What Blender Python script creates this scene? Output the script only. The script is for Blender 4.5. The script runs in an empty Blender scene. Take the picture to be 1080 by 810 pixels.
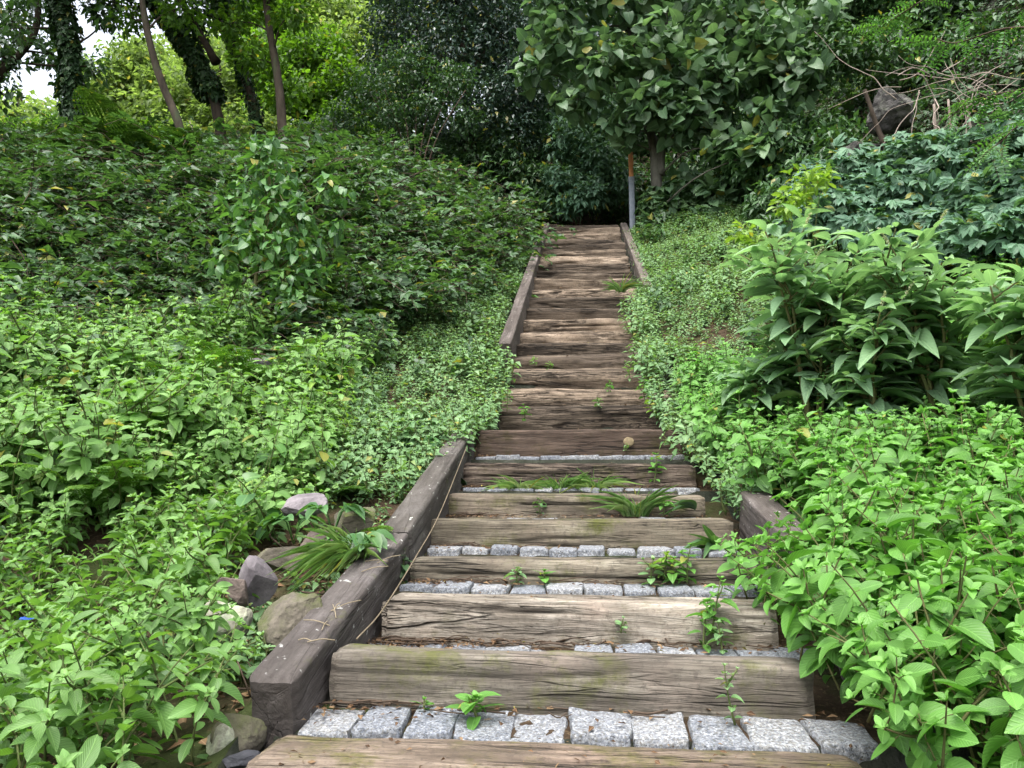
import bpy, math, random
import numpy as np
from mathutils import Matrix, Vector
PI = math.pi
rng = np.random.default_rng(11)
random.seed(5)
scene = bpy.context.scene
col = scene.collection

# ------------------------------------------------------------------ camera frame (metres, +y runs up the stairs)
EYE = 1.1
PITCH, YAW, FPX = math.radians(7.5), math.radians(5.0), 800.0
_fh = np.array([-math.sin(YAW), math.cos(YAW), 0.0])
_rt = np.array([math.cos(YAW), math.sin(YAW), 0.0])
_fw = _fh * math.cos(PITCH) + np.array([0, 0, math.sin(PITCH)])
_up = -_fh * math.sin(PITCH) + np.array([0, 0, math.cos(PITCH)])
def P(px, py, Y):
    """measured photo position (1080 wide) at distance Y -> world point"""
    d = _fw + _rt * ((px - 540.0) / FPX) + _up * ((405.0 - py) / FPX)
    return np.array([0, 0, EYE]) + d * (Y / d[1])

# ------------------------------------------------------------------ noise
def _hash(ix, iy, iz):
    h = (ix.astype(np.uint32) * np.uint32(374761393) + iy.astype(np.uint32) * np.uint32(668265263)
         + iz.astype(np.uint32) * np.uint32(2246822519))
    h = (h ^ (h >> np.uint32(13))) * np.uint32(1274126177)
    h = h ^ (h >> np.uint32(16))
    return (h & np.uint32(0xffff)).astype(np.float64) / 32767.5 - 1.0
def vnoise(p):
    p = np.asarray(p, float)
    i = np.floor(p).astype(np.int64); f = p - i
    u = f * f * (3 - 2 * f)
    r = 0
    for dx in (0, 1):
        wx = u[..., 0] if dx else 1 - u[..., 0]
        for dy in (0, 1):
            wy = u[..., 1] if dy else 1 - u[..., 1]
            for dz in (0, 1):
                wz = u[..., 2] if dz else 1 - u[..., 2]
                r = r + wx * wy * wz * _hash(i[..., 0] + dx, i[..., 1] + dy, i[..., 2] + dz)
    return r
def fbm(p, o=4):
    p = np.asarray(p, float); a, s, r = 1.0, 0.0, 0
    for k in range(o):
        r = r + a * vnoise(p * (2 ** k) + 17.3 * k); s += a; a *= .5
    return r / s
def sstep(a, b, x):
    t = np.clip((x - a) / (b - a), 0, 1); return t * t * (3 - 2 * t)
def unit(v):
    return v / np.maximum(np.linalg.norm(v, axis=-1, keepdims=True), 1e-9)

# ------------------------------------------------------------------ geometry accumulator (quads only)
class Geo:
    def __init__(s): s.V, s.Q, s.U, s.R, s.M, s.n = [], [], [], [], [], 0
    def add(s, V, Q, U=None, R=None, M=0):
        V = np.asarray(V, float).reshape(-1, 3); Q = np.asarray(Q, np.int64).reshape(-1, 4)
        k = len(V)
        s.V.append(V); s.Q.append(Q + s.n); s.n += k
        s.U.append(np.zeros((k, 2)) if U is None else np.asarray(U, float).reshape(-1, 2))
        s.R.append(np.full(k, .5) if R is None else np.broadcast_to(np.asarray(R, float), (k,)))
        s.M.append(np.full(len(Q), M, np.int32) if np.isscalar(M) else np.asarray(M, np.int32))
    def cat(s):
        if not s.V: return (np.zeros((0, 3)), np.zeros((0, 4), np.int64), np.zeros((0, 2)), np.zeros(0), np.zeros(0, np.int32))
        if len(s.V) > 1:
            s.V, s.Q, s.U, s.R, s.M = [np.concatenate(s.V)], [np.concatenate(s.Q)], [np.concatenate(s.U)], [np.concatenate(s.R)], [np.concatenate(s.M)]
        return s.V[0], s.Q[0], s.U[0], s.R[0], s.M[0]
    def stamp(s, src, rotz, scale, loc, tilt=None, dR=None):
        """many copies of src merged in: rotz (k,), scale (k,), loc (k,3), tilt (k,2) = lean in x and y, dR colour shift"""
        V, Q, U, R, M = src.cat(); k, n = len(rotz), len(V)
        c, sn = np.cos(rotz)[:, None], np.sin(rotz)[:, None]
        W = np.empty((k, n, 3))
        W[..., 0] = V[:, 0] * c - V[:, 1] * sn; W[..., 1] = V[:, 0] * sn + V[:, 1] * c; W[..., 2] = V[:, 2]
        W *= np.asarray(scale)[:, None, None]
        if tilt is not None:      # true rotations: lean by angle in x (roll) and y (pitch)
            for ax in (0, 1):
                ca, sa = np.cos(tilt[:, ax])[:, None], np.sin(tilt[:, ax])[:, None]
                h, z = W[..., ax].copy(), W[..., 2].copy()
                W[..., ax] = h * ca + z * sa; W[..., 2] = z * ca - h * sa
        W += np.asarray(loc)[:, None, :]
        QQ = (Q[None] + (np.arange(k) * n)[:, None, None]).reshape(-1, 4)
        RR = np.tile(R, (k, 1)) + (0 if dR is None else np.asarray(dR)[:, None])
        s.add(W.reshape(-1, 3), QQ, np.tile(U, (k, 1)), RR.reshape(-1), np.tile(M, k))
    def build(s, name, mats, parent=None, smooth=True):
        V, Q, U, R, M = s.cat()
        me = bpy.data.meshes.new(name)
        me.vertices.add(len(V)); me.vertices.foreach_set('co', V.astype(np.float32).ravel())
        me.loops.add(len(Q) * 4); me.loops.foreach_set('vertex_index', Q.astype(np.int32).ravel())
        me.polygons.add(len(Q)); me.polygons.foreach_set('loop_start', np.arange(0, len(Q) * 4, 4, dtype=np.int32))
        me.polygons.foreach_set('material_index', M)
        if smooth: me.polygons.foreach_set('use_smooth', np.ones(len(Q), bool))
        a = me.attributes.new('rnd', 'FLOAT', 'POINT'); a.data.foreach_set('value', R.astype(np.float32))
        uv = me.uv_layers.new(name='UVMap'); uv.data.foreach_set('uv', U[Q.ravel()].astype(np.float32).ravel())
        for m in (mats if isinstance(mats, (list, tuple)) else [mats]): me.materials.append(m)
        me.update(); me.validate()
        o = bpy.data.objects.new(name, me); col.objects.link(o)
        if parent is not None: o.parent = parent
        return o

def tag(o, label=None, cat=None, group=None, kind=None):
    if label: o['label'] = label
    if cat: o['category'] = cat
    if group: o['group'] = group
    if kind: o['kind'] = kind
    return o
def empty(name, loc=(0, 0, 0), rz=0.0):
    o = bpy.data.objects.new(name, None); col.objects.link(o)
    o.location = loc; o.rotation_euler = (0, 0, rz); o.empty_display_size = .1
    return o
def copy_tree(o, parent=None):
    c = o.copy(); col.objects.link(c)
    if parent is not None: c.parent = parent
    for ch in list(o.children): copy_tree(ch, c)
    return c

def tube(g, pts, rad, sides=5, M=0, R=.5, wob=0.0, seed=0.0, cap=True):
    pts = np.asarray(pts, float); k = len(pts)
    rad = np.broadcast_to(np.asarray(rad, float), (k,)).copy()
    if cap:
        e0 = pts[0] - unit(pts[1] - pts[0]) * .001; e1 = pts[-1] + unit(pts[-1] - pts[-2]) * rad[-1] * .5
        pts = np.concatenate([[e0], pts, [e1]]); rad = np.concatenate([[rad[0] * .02], rad, [rad[-1] * .02]]); k += 2
    T = unit(np.gradient(pts, axis=0))
    ref = np.array([.31, .17, .94]) if abs(T[0] @ np.array([.31, .17, .94])) < .9 else np.array([.95, .2, .1])
    A = np.empty_like(T); a = ref
    for i in range(k):
        a = a - T[i] * (a @ T[i]); a = a / max(np.linalg.norm(a), 1e-6); A[i] = a
    B = np.cross(T, A)
    th = np.linspace(0, 2 * PI, sides, endpoint=False)
    ring = A[:, None] * np.cos(th)[None, :, None] + B[:, None] * np.sin(th)[None, :, None]
    rr = np.broadcast_to(rad[:, None], (k, sides)).copy()
    if wob:
        q = pts[:, None] + ring * rad[:, None, None]
        rr *= 1 + wob * fbm(q / max(rad.max(), .01) * np.array([1, 1, .35]) + seed, 3)
    V = pts[:, None] + ring * rr[..., None]
    i, j = np.meshgrid(np.arange(k - 1), np.arange(sides), indexing='ij'); j2 = (j + 1) % sides
    Q = np.stack([i * sides + j, i * sides + j2, (i + 1) * sides + j2, (i + 1) * sides + j], -1)
    U = np.stack(np.broadcast_arrays(np.linspace(0, 1, k)[:, None], (th / (2 * PI))[None]), -1)
    g.add(V, Q, U, R, M)

def spline(ctrl, n):
    c = np.asarray(ctrl, float); c = np.concatenate([[2 * c[0] - c[1]], c, [2 * c[-1] - c[-2]]])
    s = np.linspace(0, len(c) - 3, n); i = np.minimum(s.astype(int), len(c) - 4); t = (s - i)[:, None]
    p0, p1, p2, p3 = c[i], c[i + 1], c[i + 2], c[i + 3]
    return .5 * (2 * p1 + (p2 - p0) * t + (2 * p0 - 5 * p1 + 4 * p2 - p3) * t ** 2 + (3 * p1 - p0 - 3 * p2 + p3) * t ** 3)

# ------------------------------------------------------------------ leaves
def leaf_tmpl(prof, ts, droop=.18, fold=.18, edge=0.0):
    V, U = [], []
    mx = max(prof(t) for t in np.linspace(0, 1, 60))
    for q, t in enumerate(ts):
        w = max(prof(t) / mx, .015) * (1 + edge * (1 if q % 2 else -1))
        for s in (-1, 0, 1):
            V.append((t, s * w * .5, fold * abs(s) * w * .5 - droop * t * t)); U.append((t, .5 + .5 * s * w))
    Q = []
    for r in range(len(ts) - 1):
        for s in (0, 1): Q.append((r * 3 + s, r * 3 + s + 1, (r + 1) * 3 + s + 1, (r + 1) * 3 + s))
    return np.array(V), np.array(Q), np.array(U)
ovate = lambda t: (t + .02) ** .55 * (1 - t) ** .75
heart = lambda t: (t + .10) ** .30 * (1 - t) ** .62
lance = lambda t: (t + .01) ** .75 * (1 - t) ** .85
ellip = lambda t: (t + .01) ** .55 * (1 - t) ** .55
strap = lambda t: (t + .03) ** .15 * (1 - t) ** .5
obov = lambda t: (t + .01) ** .95 * (1 - t) ** .55
HI = (0, .08, .2, .38, .58, .76, .9, 1); MD = (0, .16, .42, .74, 1); LO = (0, .42, 1)
T = {
 'ovate_hi': leaf_tmpl(ovate, HI, .22, .22), 'ovate_md': leaf_tmpl(ovate, MD, .22, .2), 'ovate_lo': leaf_tmpl(ovate, LO, .2, .2),
 'heart_md': leaf_tmpl(heart, (0, .05, .2, .45, .75, 1), .25, .16), 'heart_lo': leaf_tmpl(heart, (0, .18, .55, 1), .2, .18),
 'lance_hi': leaf_tmpl(lance, HI, .35, .2), 'lance_md': leaf_tmpl(lance, MD, .3, .2), 'lance_lo': leaf_tmpl(lance, LO, .2, .2),
 'ellip_md': leaf_tmpl(ellip, MD, .12, .14), 'ellip_lo': leaf_tmpl(ellip, LO, .1, .15),
 'obov_md': leaf_tmpl(obov, MD, .22, .16), 'obov_lo': leaf_tmpl(obov, LO, .2, .16),
 'strap_md': leaf_tmpl(strap, (0, .25, .5, .75, 1), .55, .2),
 'pinna': leaf_tmpl(strap, (0, .5, 1), .15, .12),
}
_lr = np.random.default_rng(77)
def leaves(g, tm, Pn, D, N, L, W, R, M=1):
    if len(Pn) == 0: return
    V, Q, U = T[tm]; n, k = len(Pn), len(V)
    D = unit(D); S = np.cross(N, D); bad = np.linalg.norm(S, axis=1) < 1e-4; S[bad] = [1, 0, 0]
    S = unit(S); N2 = np.cross(D, S)
    L = np.broadcast_to(L, (n,))[:, None, None]; W = np.broadcast_to(W, (n,))[:, None, None]
    out = Pn[:, None] + V[None, :, 0:1] * L * D[:, None] + V[None, :, 1:2] * W * S[:, None] + V[None, :, 2:3] * (L * _lr.uniform(.2, 2.3, (n, 1, 1))) * N2[:, None]
    out = out + (V[None, :, 0:1] ** 2 * L * _lr.normal(0, .11, (n, 1, 1))) * S[:, None]
    QQ = (Q[None] + (np.arange(n) * k)[:, None, None]).reshape(-1, 4)
    g.add(out, QQ, np.tile(U, (n, 1)), np.repeat(np.broadcast_to(R, (n,)), k), M)

def rot_about(v, ax, ang):
    ax = unit(ax); c, s = np.cos(ang)[:, None], np.sin(ang)[:, None]
    return v * c + np.cross(ax, v) * s + ax * (np.sum(ax * v, 1, keepdims=True)) * (1 - c)
def palmate(g, r, Pn, D, N, L, W, R, tm='obov_md', M=1, k=5, span=2.2):
    for a in np.linspace(-span / 2, span / 2, k):
        f = 1 - .32 * abs(a) / (span / 2)
        leaves(g, tm, Pn, rot_about(D, N, np.full(len(Pn), a) + r.normal(0, .08, len(Pn))), N + r.normal(0, .12, (len(Pn), 3)), L * f, W * f, R, M)
def pinnate(g, r, Pn, D, N, L, R, pairs=7, lw=.42, tm='ellip_lo', M=1, lf=.26):
    D = unit(D); S = unit(np.cross(N, D)); L = np.broadcast_to(L, (len(Pn),))
    for q in range(pairs + 1):
        t = .16 + .84 * q / pairs
        b = Pn + D * (L * t)[:, None] - N * (L * .22 * t * t)[:, None]
        ll = L * lf * (1 - .35 * abs(t - .5))
        if q == pairs: leaves(g, tm, b, D - .3 * N, N, ll, ll * lw, R, M); break
        for s in (-1, 1):
            leaves(g, tm, b, S * s + D * .35 + r.normal(0, .1, D.shape) - N * .15, N + r.normal(0, .12, D.shape), ll, ll * lw, R, M)

# ------------------------------------------------------------------ plants (each returns stem Geo, leaf Geo)
def herb(r, h, nodes, L, lean=(0, 0), tm='ovate_hi', wr=.55, opposite=True, rise=.25, low=.25, rosette=True, branch=0, cR=.5):
    gs, gl = Geo(), Geo()
    def shoot(base, d0, hh, nn, LL):
        t = np.linspace(0, 1, 7)[:, None]
        bend = r.normal(0, .10, 3); bend[2] = 0
        pts = base + d0 * hh * t + bend * hh * t * (1 - t) * 2 + np.array([lean[0], lean[1], 0]) * hh * t ** 1.6
        tube(gs, pts, np.linspace(.0035, .0014, 7) * (1 + LL * 4), 4, 0, .5 + cR * .2)
        az0 = r.uniform(0, 2 * PI)
        PP, DD, NN, LS, RR = [], [], [], [], []
        for q in range(nn):
            f = low + (1 - low) * (q / max(nn - 1, 1)) ** .85
            x = f * 6; i = min(int(x), 5); p = pts[i] * (1 - (x - i)) + pts[i + 1] * (x - i)
            tip = q / max(nn - 1, 1)
            size = LL * (.62 + .5 * math.sin(PI * min(tip * .9 + .1, 1))) * (1 if tip < .85 else .62)
            for s in range(2 if opposite else 1):
                az = az0 + q * (PI / 2 if opposite else 2.4) + s * PI + r.normal(0, .25)
                el = rise + .5 * (tip > .85) + r.normal(0, .2) - .25 * (1 - tip)
                d = np.array([math.cos(az) * math.cos(el), math.sin(az) * math.cos(el), math.sin(el)])
                pet = .22 * size
                PP.append(p + d * pet); DD.append(d); NN.append(np.array([-math.cos(az) * math.sin(el), -math.sin(az) * math.sin(el), math.cos(el)]) + r.normal(0, .18, 3))
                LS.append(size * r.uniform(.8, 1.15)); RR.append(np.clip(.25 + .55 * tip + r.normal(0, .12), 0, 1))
                if LL > .04: tube(gs, np.array([p, p + d * pet * 1.05]), .0011, 3, 0, .6, cap=False)
        if rosette:
            for s in range(4):
                az = az0 + s * PI / 2; el = .85
                d = np.array([math.cos(az) * math.cos(el), math.sin(az) * math.cos(el), math.sin(el)])
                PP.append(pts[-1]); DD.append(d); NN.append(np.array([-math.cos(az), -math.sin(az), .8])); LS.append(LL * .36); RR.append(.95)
        PP, DD, NN, LS, RR = map(np.array, (PP, DD, NN, LS, RR))
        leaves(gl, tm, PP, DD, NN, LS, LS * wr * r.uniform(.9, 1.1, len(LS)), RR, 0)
        return pts
    pts = shoot(np.zeros(3), unit(np.array([r.normal(0, .12), r.normal(0, .12), 1.0])), h, nodes, L)
    for b in range(branch):
        i = r.integers(2, 5); az = r.uniform(0, 2 * PI)
        shoot(pts[i], unit(np.array([math.cos(az) * .8, math.sin(az) * .8, .9])), h * r.uniform(.3, .5), max(nodes // 2, 3), L * .75)
    return gs, gl

def fern(r, nf, L, tm='pinna', pairs=22, droop=.9, up=1.0, cR=.5):
    gs, gl = Geo(), Geo()
    for f in range(nf):
        az = f * 2.4 + r.normal(0, .3); ll = L * r.uniform(.7, 1.1); d = np.array([math.cos(az), math.sin(az), 0])
        t = np.linspace(0, 1, 14)[:, None]
        u = up * r.uniform(.75, 1.2)
        pts = d * ll * (t * .85) + np.array([0, 0, 1]) * ll * (u * t - droop * .75 * t ** 2)
        tube(gs, pts, np.linspace(.004, .001, 14), 4, 0, .4, cap=False)
        tt = np.linspace(.12, .99, pairs); x = tt * 13; i = np.minimum(x.astype(int), 12); fr = (x - i)[:, None]
        b = pts[i] * (1 - fr) + pts[i + 1] * fr; tan = unit(pts[i + 1] - pts[i])
        side = np.cross(tan, [0, 0, 1]); side = unit(side); nn = np.cross(side, tan)
        size = ll * .25 * np.sin(PI * np.clip(tt * .8 + .2, 0, 1)) ** .8 + .008
        for s in (-1, 1):
            pd = unit(side * s + tan * .35 + r.normal(0, .06, b.shape) - nn * .12); pn = unit(nn + r.normal(0, .1, b.shape)); ps = unit(np.cross(pn, pd))
            rr = np.clip(.4 + .4 * tt + r.normal(0, .1, pairs), 0, 1)
            m = 7
            for w in range(m):
                u2 = (w + .5) / m; q = b + pd * (size * u2)[:, None] - pn * (size * .12 * u2 * u2)[:, None]; l2 = ll * .034 * (1 - .75 * u2) + .003
                for s2 in (-1, 1): leaves(gl, 'ellip_lo', q, ps * s2 + pd * .55, pn + r.normal(0, .12, b.shape), l2, np.maximum(size / m * 1.0, .004), rr, 0)
    return gs, gl

def tuft(r, n, L, lean=(0, 0), spread=.6, w=.006, base=.03):
    g = Geo()
    az = r.uniform(0, 2 * PI, n); ll = L * r.uniform(.5, 1.1, n)
    b = np.stack([np.cos(az), np.sin(az), np.zeros(n)], 1) * base * r.uniform(0, 1, n)[:, None]
    d = np.stack([np.cos(az) * spread + lean[0], np.sin(az) * spread + lean[1], np.full(n, 1.0)], 1) + r.normal(0, .2, (n, 3))
    d[:, 2] = np.abs(d[:, 2]) + .25
    leaves(g, 'strap_md', b, d, np.array([0, 0, 1.]) - unit(d) * unit(d)[:, 2:3] + r.normal(0, .1, (n, 3)), ll, w * r.uniform(.7, 1.3, n), r.uniform(0, 1, n), 0)
    return g

def cloud(r, clumps, n, flat=.75, power=.42):
    """leaf positions through a set of clumps (x,y,z,r): denser to the outside, ragged"""
    c = np.asarray(clumps, float); w = c[:, 3] ** 2; w = w / w.sum()
    k = r.choice(len(c), n, p=w)
    d = unit(r.normal(0, 1, (n, 3))); rad = r.uniform(0.02, 1, n) ** power
    lump = 1 + .38 * vnoise(d * 2.3 + k[:, None] * 3.1) + .15 * vnoise(d * 6 + k[:, None])
    p = c[k, :3] + d * (c[k, 3] * rad * lump)[:, None] * np.array([1, 1, flat])
    return p, d, k
def canopy(g, r, clumps, n, L, tm, wr, M=0, flat=.75, hang=.35, kind='leaf', nj=.45, gap=0.0, face=0.0):
    p, d, k = cloud(r, clumps, n, flat)
    if gap:
        keep = fbm(p * .9 + 5, 2) > -gap; p, d, k = p[keep], d[keep], k[keep]; n = len(p)
    D = d * np.array([1, 1, .3]) * .7 + r.normal(0, .5, (n, 3)); D[:, 2] -= hang
    N = np.array([0, 0, 1.0]) + d * .35 + r.normal(0, nj, (n, 3))
    N[:, 1] -= face
    R = np.clip(.5 + .25 * r.normal(0, 1, n) + .15 * (r.random(len(clumps)) - .5)[k], 0, 1)
    LS = L * r.uniform(.65, 1.2, n)
    if kind == 'leaf': leaves(g, tm, p, D, N, LS, LS * wr, R, M)
    elif kind == 'palm': palmate(g, r, p, unit(D), unit(N - unit(D) * np.sum(N * unit(D), 1, keepdims=True)), LS, LS * wr, R, tm, M)
    elif kind == 'pinn': pinnate(g, r, p, D, unit(N - unit(D) * np.sum(N * unit(D), 1, keepdims=True)), LS, R, 6, wr, tm, M)

def rock(r, size, cuts=9, sub=4, rough=.06):
    import bmesh
    bm = bmesh.new(); bmesh.ops.create_icosphere(bm, subdivisions=sub + 1, radius=1)
    V = np.array([v.co[:] for v in bm.verts])
    for _ in range(cuts):
        n = unit(r.normal(0, 1, 3)); h = r.uniform(.38, .72); d = V @ n - h
        V = V - np.where(d > 0, d, 0)[:, None] * n * .985
    s = r.uniform(0, 50)
    V = V / np.abs(V).max(0)
    V = V * (1 + rough * 1.4 * fbm(V * 2.2 + s, 4)[:, None] + rough * .55 * fbm(V * 8 + s, 4)[:, None] + .012 * fbm(V * 30 + s, 2)[:, None])
    V = V * np.asarray(size)
    for v, c in zip(bm.verts, V): v.co = c
    for f in bm.faces: f.smooth = False
    return bm
def bm_obj(name, bm, mat, parent=None):
    me = bpy.data.meshes.new(name); bm.to_mesh(me); bm.free()
    me.materials.append(mat)
    o = bpy.data.objects.new(name, me); col.objects.link(o)
    if parent is not None: o.parent = parent
    return o
# ------------------------------------------------------------------ materials
class NT:
    def __init__(s, name):
        s.m = bpy.data.materials.new(name); s.m.use_nodes = True; s.t = s.m.node_tree; s.t.nodes.clear()
        s.out = s.n('ShaderNodeOutputMaterial')
    def n(s, kind, **kw):
        q = s.t.nodes.new(kind)
        for k, v in kw.items():
            if k in q.bl_rna.properties: setattr(q, k, v)
            else: q.inputs[k.replace('_', ' ')].default_value = v
        return q
    def l(s, a, b): s.t.links.new(a, b)
    def ramp(s, fac, stops):
        q = s.n('ShaderNodeValToRGB'); e = q.color_ramp.elements
        while len(e) < len(stops): e.new(.5)
        for el, (p, c) in zip(e, stops): el.position = p; el.color = (*c, 1) if len(c) == 3 else c
        s.l(fac, q.inputs[0]); return q.outputs[0]
    def math(s, op, a, b=None, clamp=False):
        q = s.n('ShaderNodeMath', operation=op); q.use_clamp = clamp
        for i, v in enumerate((a, b)):
            if v is None: continue
            if isinstance(v, (int, float)): q.inputs[i].default_value = v
            else: s.l(v, q.inputs[i])
        return q.outputs[0]
    def mix(s, fac, a, b, mode='MIX'):
        q = s.n('ShaderNodeMix', data_type='RGBA', blend_type=mode)
        for i, v in ((0, fac), (6, a), (7, b)):
            if isinstance(v, (int, float)): q.inputs[i].default_value = v
            elif isinstance(v, tuple): q.inputs[i].default_value = (*v, 1)
            else: s.l(v, q.inputs[i])
        return q.outputs[2]
    def noise(s, vec, scale, detail=4, rough=.55, dist=0.0):
        q = s.n('ShaderNodeTexNoise'); q.inputs['Scale'].default_value = scale; q.inputs['Detail'].default_value = detail
        q.inputs['Roughness'].default_value = rough; q.inputs['Distortion'].default_value = dist
        if vec is not None: s.l(vec, q.inputs['Vector'])
        return q.outputs['Fac']
    def coords(s, scale=(1, 1, 1), kind='Object', shift=True):
        tc = s.n('ShaderNodeTexCoord'); mp = s.n('ShaderNodeMapping'); mp.inputs['Scale'].default_value = scale
        s.l(tc.outputs[kind], mp.inputs['Vector'])
        if shift:
            oi = s.n('ShaderNodeObjectInfo'); c = s.n('ShaderNodeCombineXYZ')
            for i, k in enumerate((37., 53., 71.)): s.l(s.math('MULTIPLY', oi.outputs['Random'], k), c.inputs[i])
            s.l(c.outputs[0], mp.inputs['Location'])
        return mp.outputs[0]
    def bump(s, h, strength, dist=.01, prev=None):
        q = s.n('ShaderNodeBump'); q.inputs['Strength'].default_value = strength; q.inputs['Distance'].default_value = dist
        s.l(h, q.inputs['Height'])
        if prev is not None: s.l(prev, q.inputs['Normal'])
        return q.outputs[0]
    def principled(s, color, rough=.6, spec=.3, normal=None, metal=0.0):
        q = s.n('ShaderNodeBsdfPrincipled'); q.inputs['Specular IOR Level'].default_value = spec
        if isinstance(rough, (int, float)): q.inputs['Roughness'].default_value = rough
        else: s.l(rough, q.inputs['Roughness'])
        if isinstance(color, tuple): q.inputs['Base Color'].default_value = (*color, 1)
        else: s.l(color, q.inputs['Base Color'])
        q.inputs['Metallic'].default_value = metal
        if normal is not None: s.l(normal, q.inputs['Normal'])
        return q
    def done(s, sh): s.l(sh, s.out.inputs['Surface']); return s.m

def leaf_mat(name, dark, mid, light, trans=.35, rough=.42, spec=.4, veins=False, jitter=.35, tint=(1.15, 1.25, .45), nveins=9.0, side=.25, yellow=.022):
    q = NT(name)
    at = q.n('ShaderNodeAttribute'); at.attribute_name = 'rnd'
    oi = q.n('ShaderNodeObjectInfo')
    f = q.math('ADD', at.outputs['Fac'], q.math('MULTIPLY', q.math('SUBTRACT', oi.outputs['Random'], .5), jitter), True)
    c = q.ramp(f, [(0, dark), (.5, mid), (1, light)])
    # leaf-to-leaf variation and a few yellowing leaves
    geo = q.n('ShaderNodeNewGeometry'); isl = geo.outputs['Random Per Island']
    val = q.math('ADD', .78, q.math('MULTIPLY', q.math('FRACT', q.math('MULTIPLY', isl, 7.13)), .44))
    cv = q.n('ShaderNodeCombineXYZ')
    for i_ in range(3): q.l(val, cv.inputs[i_])
    c = q.mix(1.0, c, cv.outputs[0], 'MULTIPLY')
    if yellow: c = q.mix(q.ramp(isl, [(1 - yellow, (0, 0, 0)), (1 - yellow * .6, (.85, .85, .85))]), c, (.30, .27, .05))
    tc = q.n('ShaderNodeUVMap')
    sx = q.n('ShaderNodeSeparateXYZ'); q.l(tc.outputs[0], sx.inputs[0])
    nrm = None
    a = q.math('ABSOLUTE', q.math('SUBTRACT', sx.outputs[1], .5))
    rib = q.math('SUBTRACT', 1.0, q.math('MULTIPLY', a, 26.0 if veins else 16.0), True)
    c2 = q.mix(q.math('MULTIPLY', rib, .4), c, tuple(min(1, v * 1.7 + .02) for v in light))
    if veins:
        w = q.math('SINE', q.math('MULTIPLY', q.math('SUBTRACT', sx.outputs[0], q.math('MULTIPLY', a, .9)), nveins * 2 * PI))
        vein = q.math('POWER', q.math('ADD', q.math('MULTIPLY', w, .5), .5), 5.0)
        c2 = q.mix(q.math('MULTIPLY', vein, side), c2, tuple(min(1, v * 1.3) for v in light))
        hgt = q.math('SUBTRACT', q.math('MULTIPLY', vein, -1.0), rib)
        nrm = q.bump(hgt, .35, .0025)
    p = q.principled(c2, rough, spec, nrm)
    tr = q.n('ShaderNodeBsdfTranslucent')
    q.l(q.mix(1.0, c2, tint, 'MULTIPLY'), tr.inputs[0])
    if nrm is not None: q.l(nrm, tr.inputs['Normal'])
    mx = q.n('ShaderNodeMixShader'); mx.inputs[0].default_value = trans
    q.l(p.outputs[0], mx.inputs[1]); q.l(tr.outputs[0], mx.inputs[2])
    return q.done(mx.outputs[0])

M = {}
M['weed'] = leaf_mat('weed_leaf', (.072, .175, .034), (.112, .27, .05), (.165, .35, .075), .4, .42, .4, True, .3, tint=(1.0, 1.2, .55))
M['nettle'] = leaf_mat('nettle_leaf', (.085, .18, .045), (.13, .265, .065), (.19, .34, .095), .4, .42, .4, True, .35)
M['cover'] = leaf_mat('cover_leaf', (.095, .185, .08), (.145, .265, .11), (.21, .335, .15), .38, .5, .35)
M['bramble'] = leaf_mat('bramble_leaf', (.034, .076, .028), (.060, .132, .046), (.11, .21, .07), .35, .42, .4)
M['poke'] = leaf_mat('tall_weed_leaf', (.14, .245, .135), (.19, .32, .175), (.25, .39, .18), .45, .55, .3, True, .2, side=.15, yellow=.004, tint=(1.0, 1.15, .65))
M['palm'] = leaf_mat('five_leaflet_leaf', (.055, .12, .075), (.085, .175, .105), (.125, .235, .135), .3, .5, .3, False, .3)
M['bigleaf'] = leaf_mat('broad_leaf', (.055, .112, .055), (.088, .163, .082), (.14, .23, .105), .4, .42, .45, True, .2, side=.12, tint=(1.0, 1.12, .65))
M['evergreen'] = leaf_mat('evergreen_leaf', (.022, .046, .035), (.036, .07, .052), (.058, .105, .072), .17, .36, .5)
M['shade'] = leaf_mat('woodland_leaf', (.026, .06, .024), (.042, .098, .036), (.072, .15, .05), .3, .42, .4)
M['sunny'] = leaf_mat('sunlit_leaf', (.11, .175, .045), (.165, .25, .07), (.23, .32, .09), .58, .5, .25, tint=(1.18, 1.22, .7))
M['midtree'] = leaf_mat('tree_leaf', (.045, .10, .016), (.08, .17, .025), (.13, .25, .035), .52, .45, .3, tint=(1.3, 1.4, .4))
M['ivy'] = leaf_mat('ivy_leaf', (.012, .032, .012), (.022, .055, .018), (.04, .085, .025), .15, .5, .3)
M['fern'] = leaf_mat('fern_leaf', (.035, .095, .018), (.06, .15, .025), (.11, .22, .035), .4, .5, .3)
M['darkfern'] = leaf_mat('dark_fern_leaf', (.018, .048, .01), (.03, .075, .014), (.055, .115, .02), .35, .5, .3)
M['locust'] = leaf_mat('locust_leaf', (.05, .135, .05), (.08, .20, .06), (.14, .30, .06), .35, .45, .35)
M['lime'] = leaf_mat('lime_leaf', (.11, .21, .04), (.17, .29, .05), (.25, .37, .07), .4, .45, .35)
M['grass'] = leaf_mat('grass_blade', (.11, .21, .06), (.18, .31, .10), (.36, .43, .22), .45, .5, .3, tint=(1.0, 1.15, .6), yellow=.08)
M['ivyfresh'] = leaf_mat('vine_leaf', (.04, .105, .035), (.075, .18, .055), (.14, .27, .07), .36, .38, .45)

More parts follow.
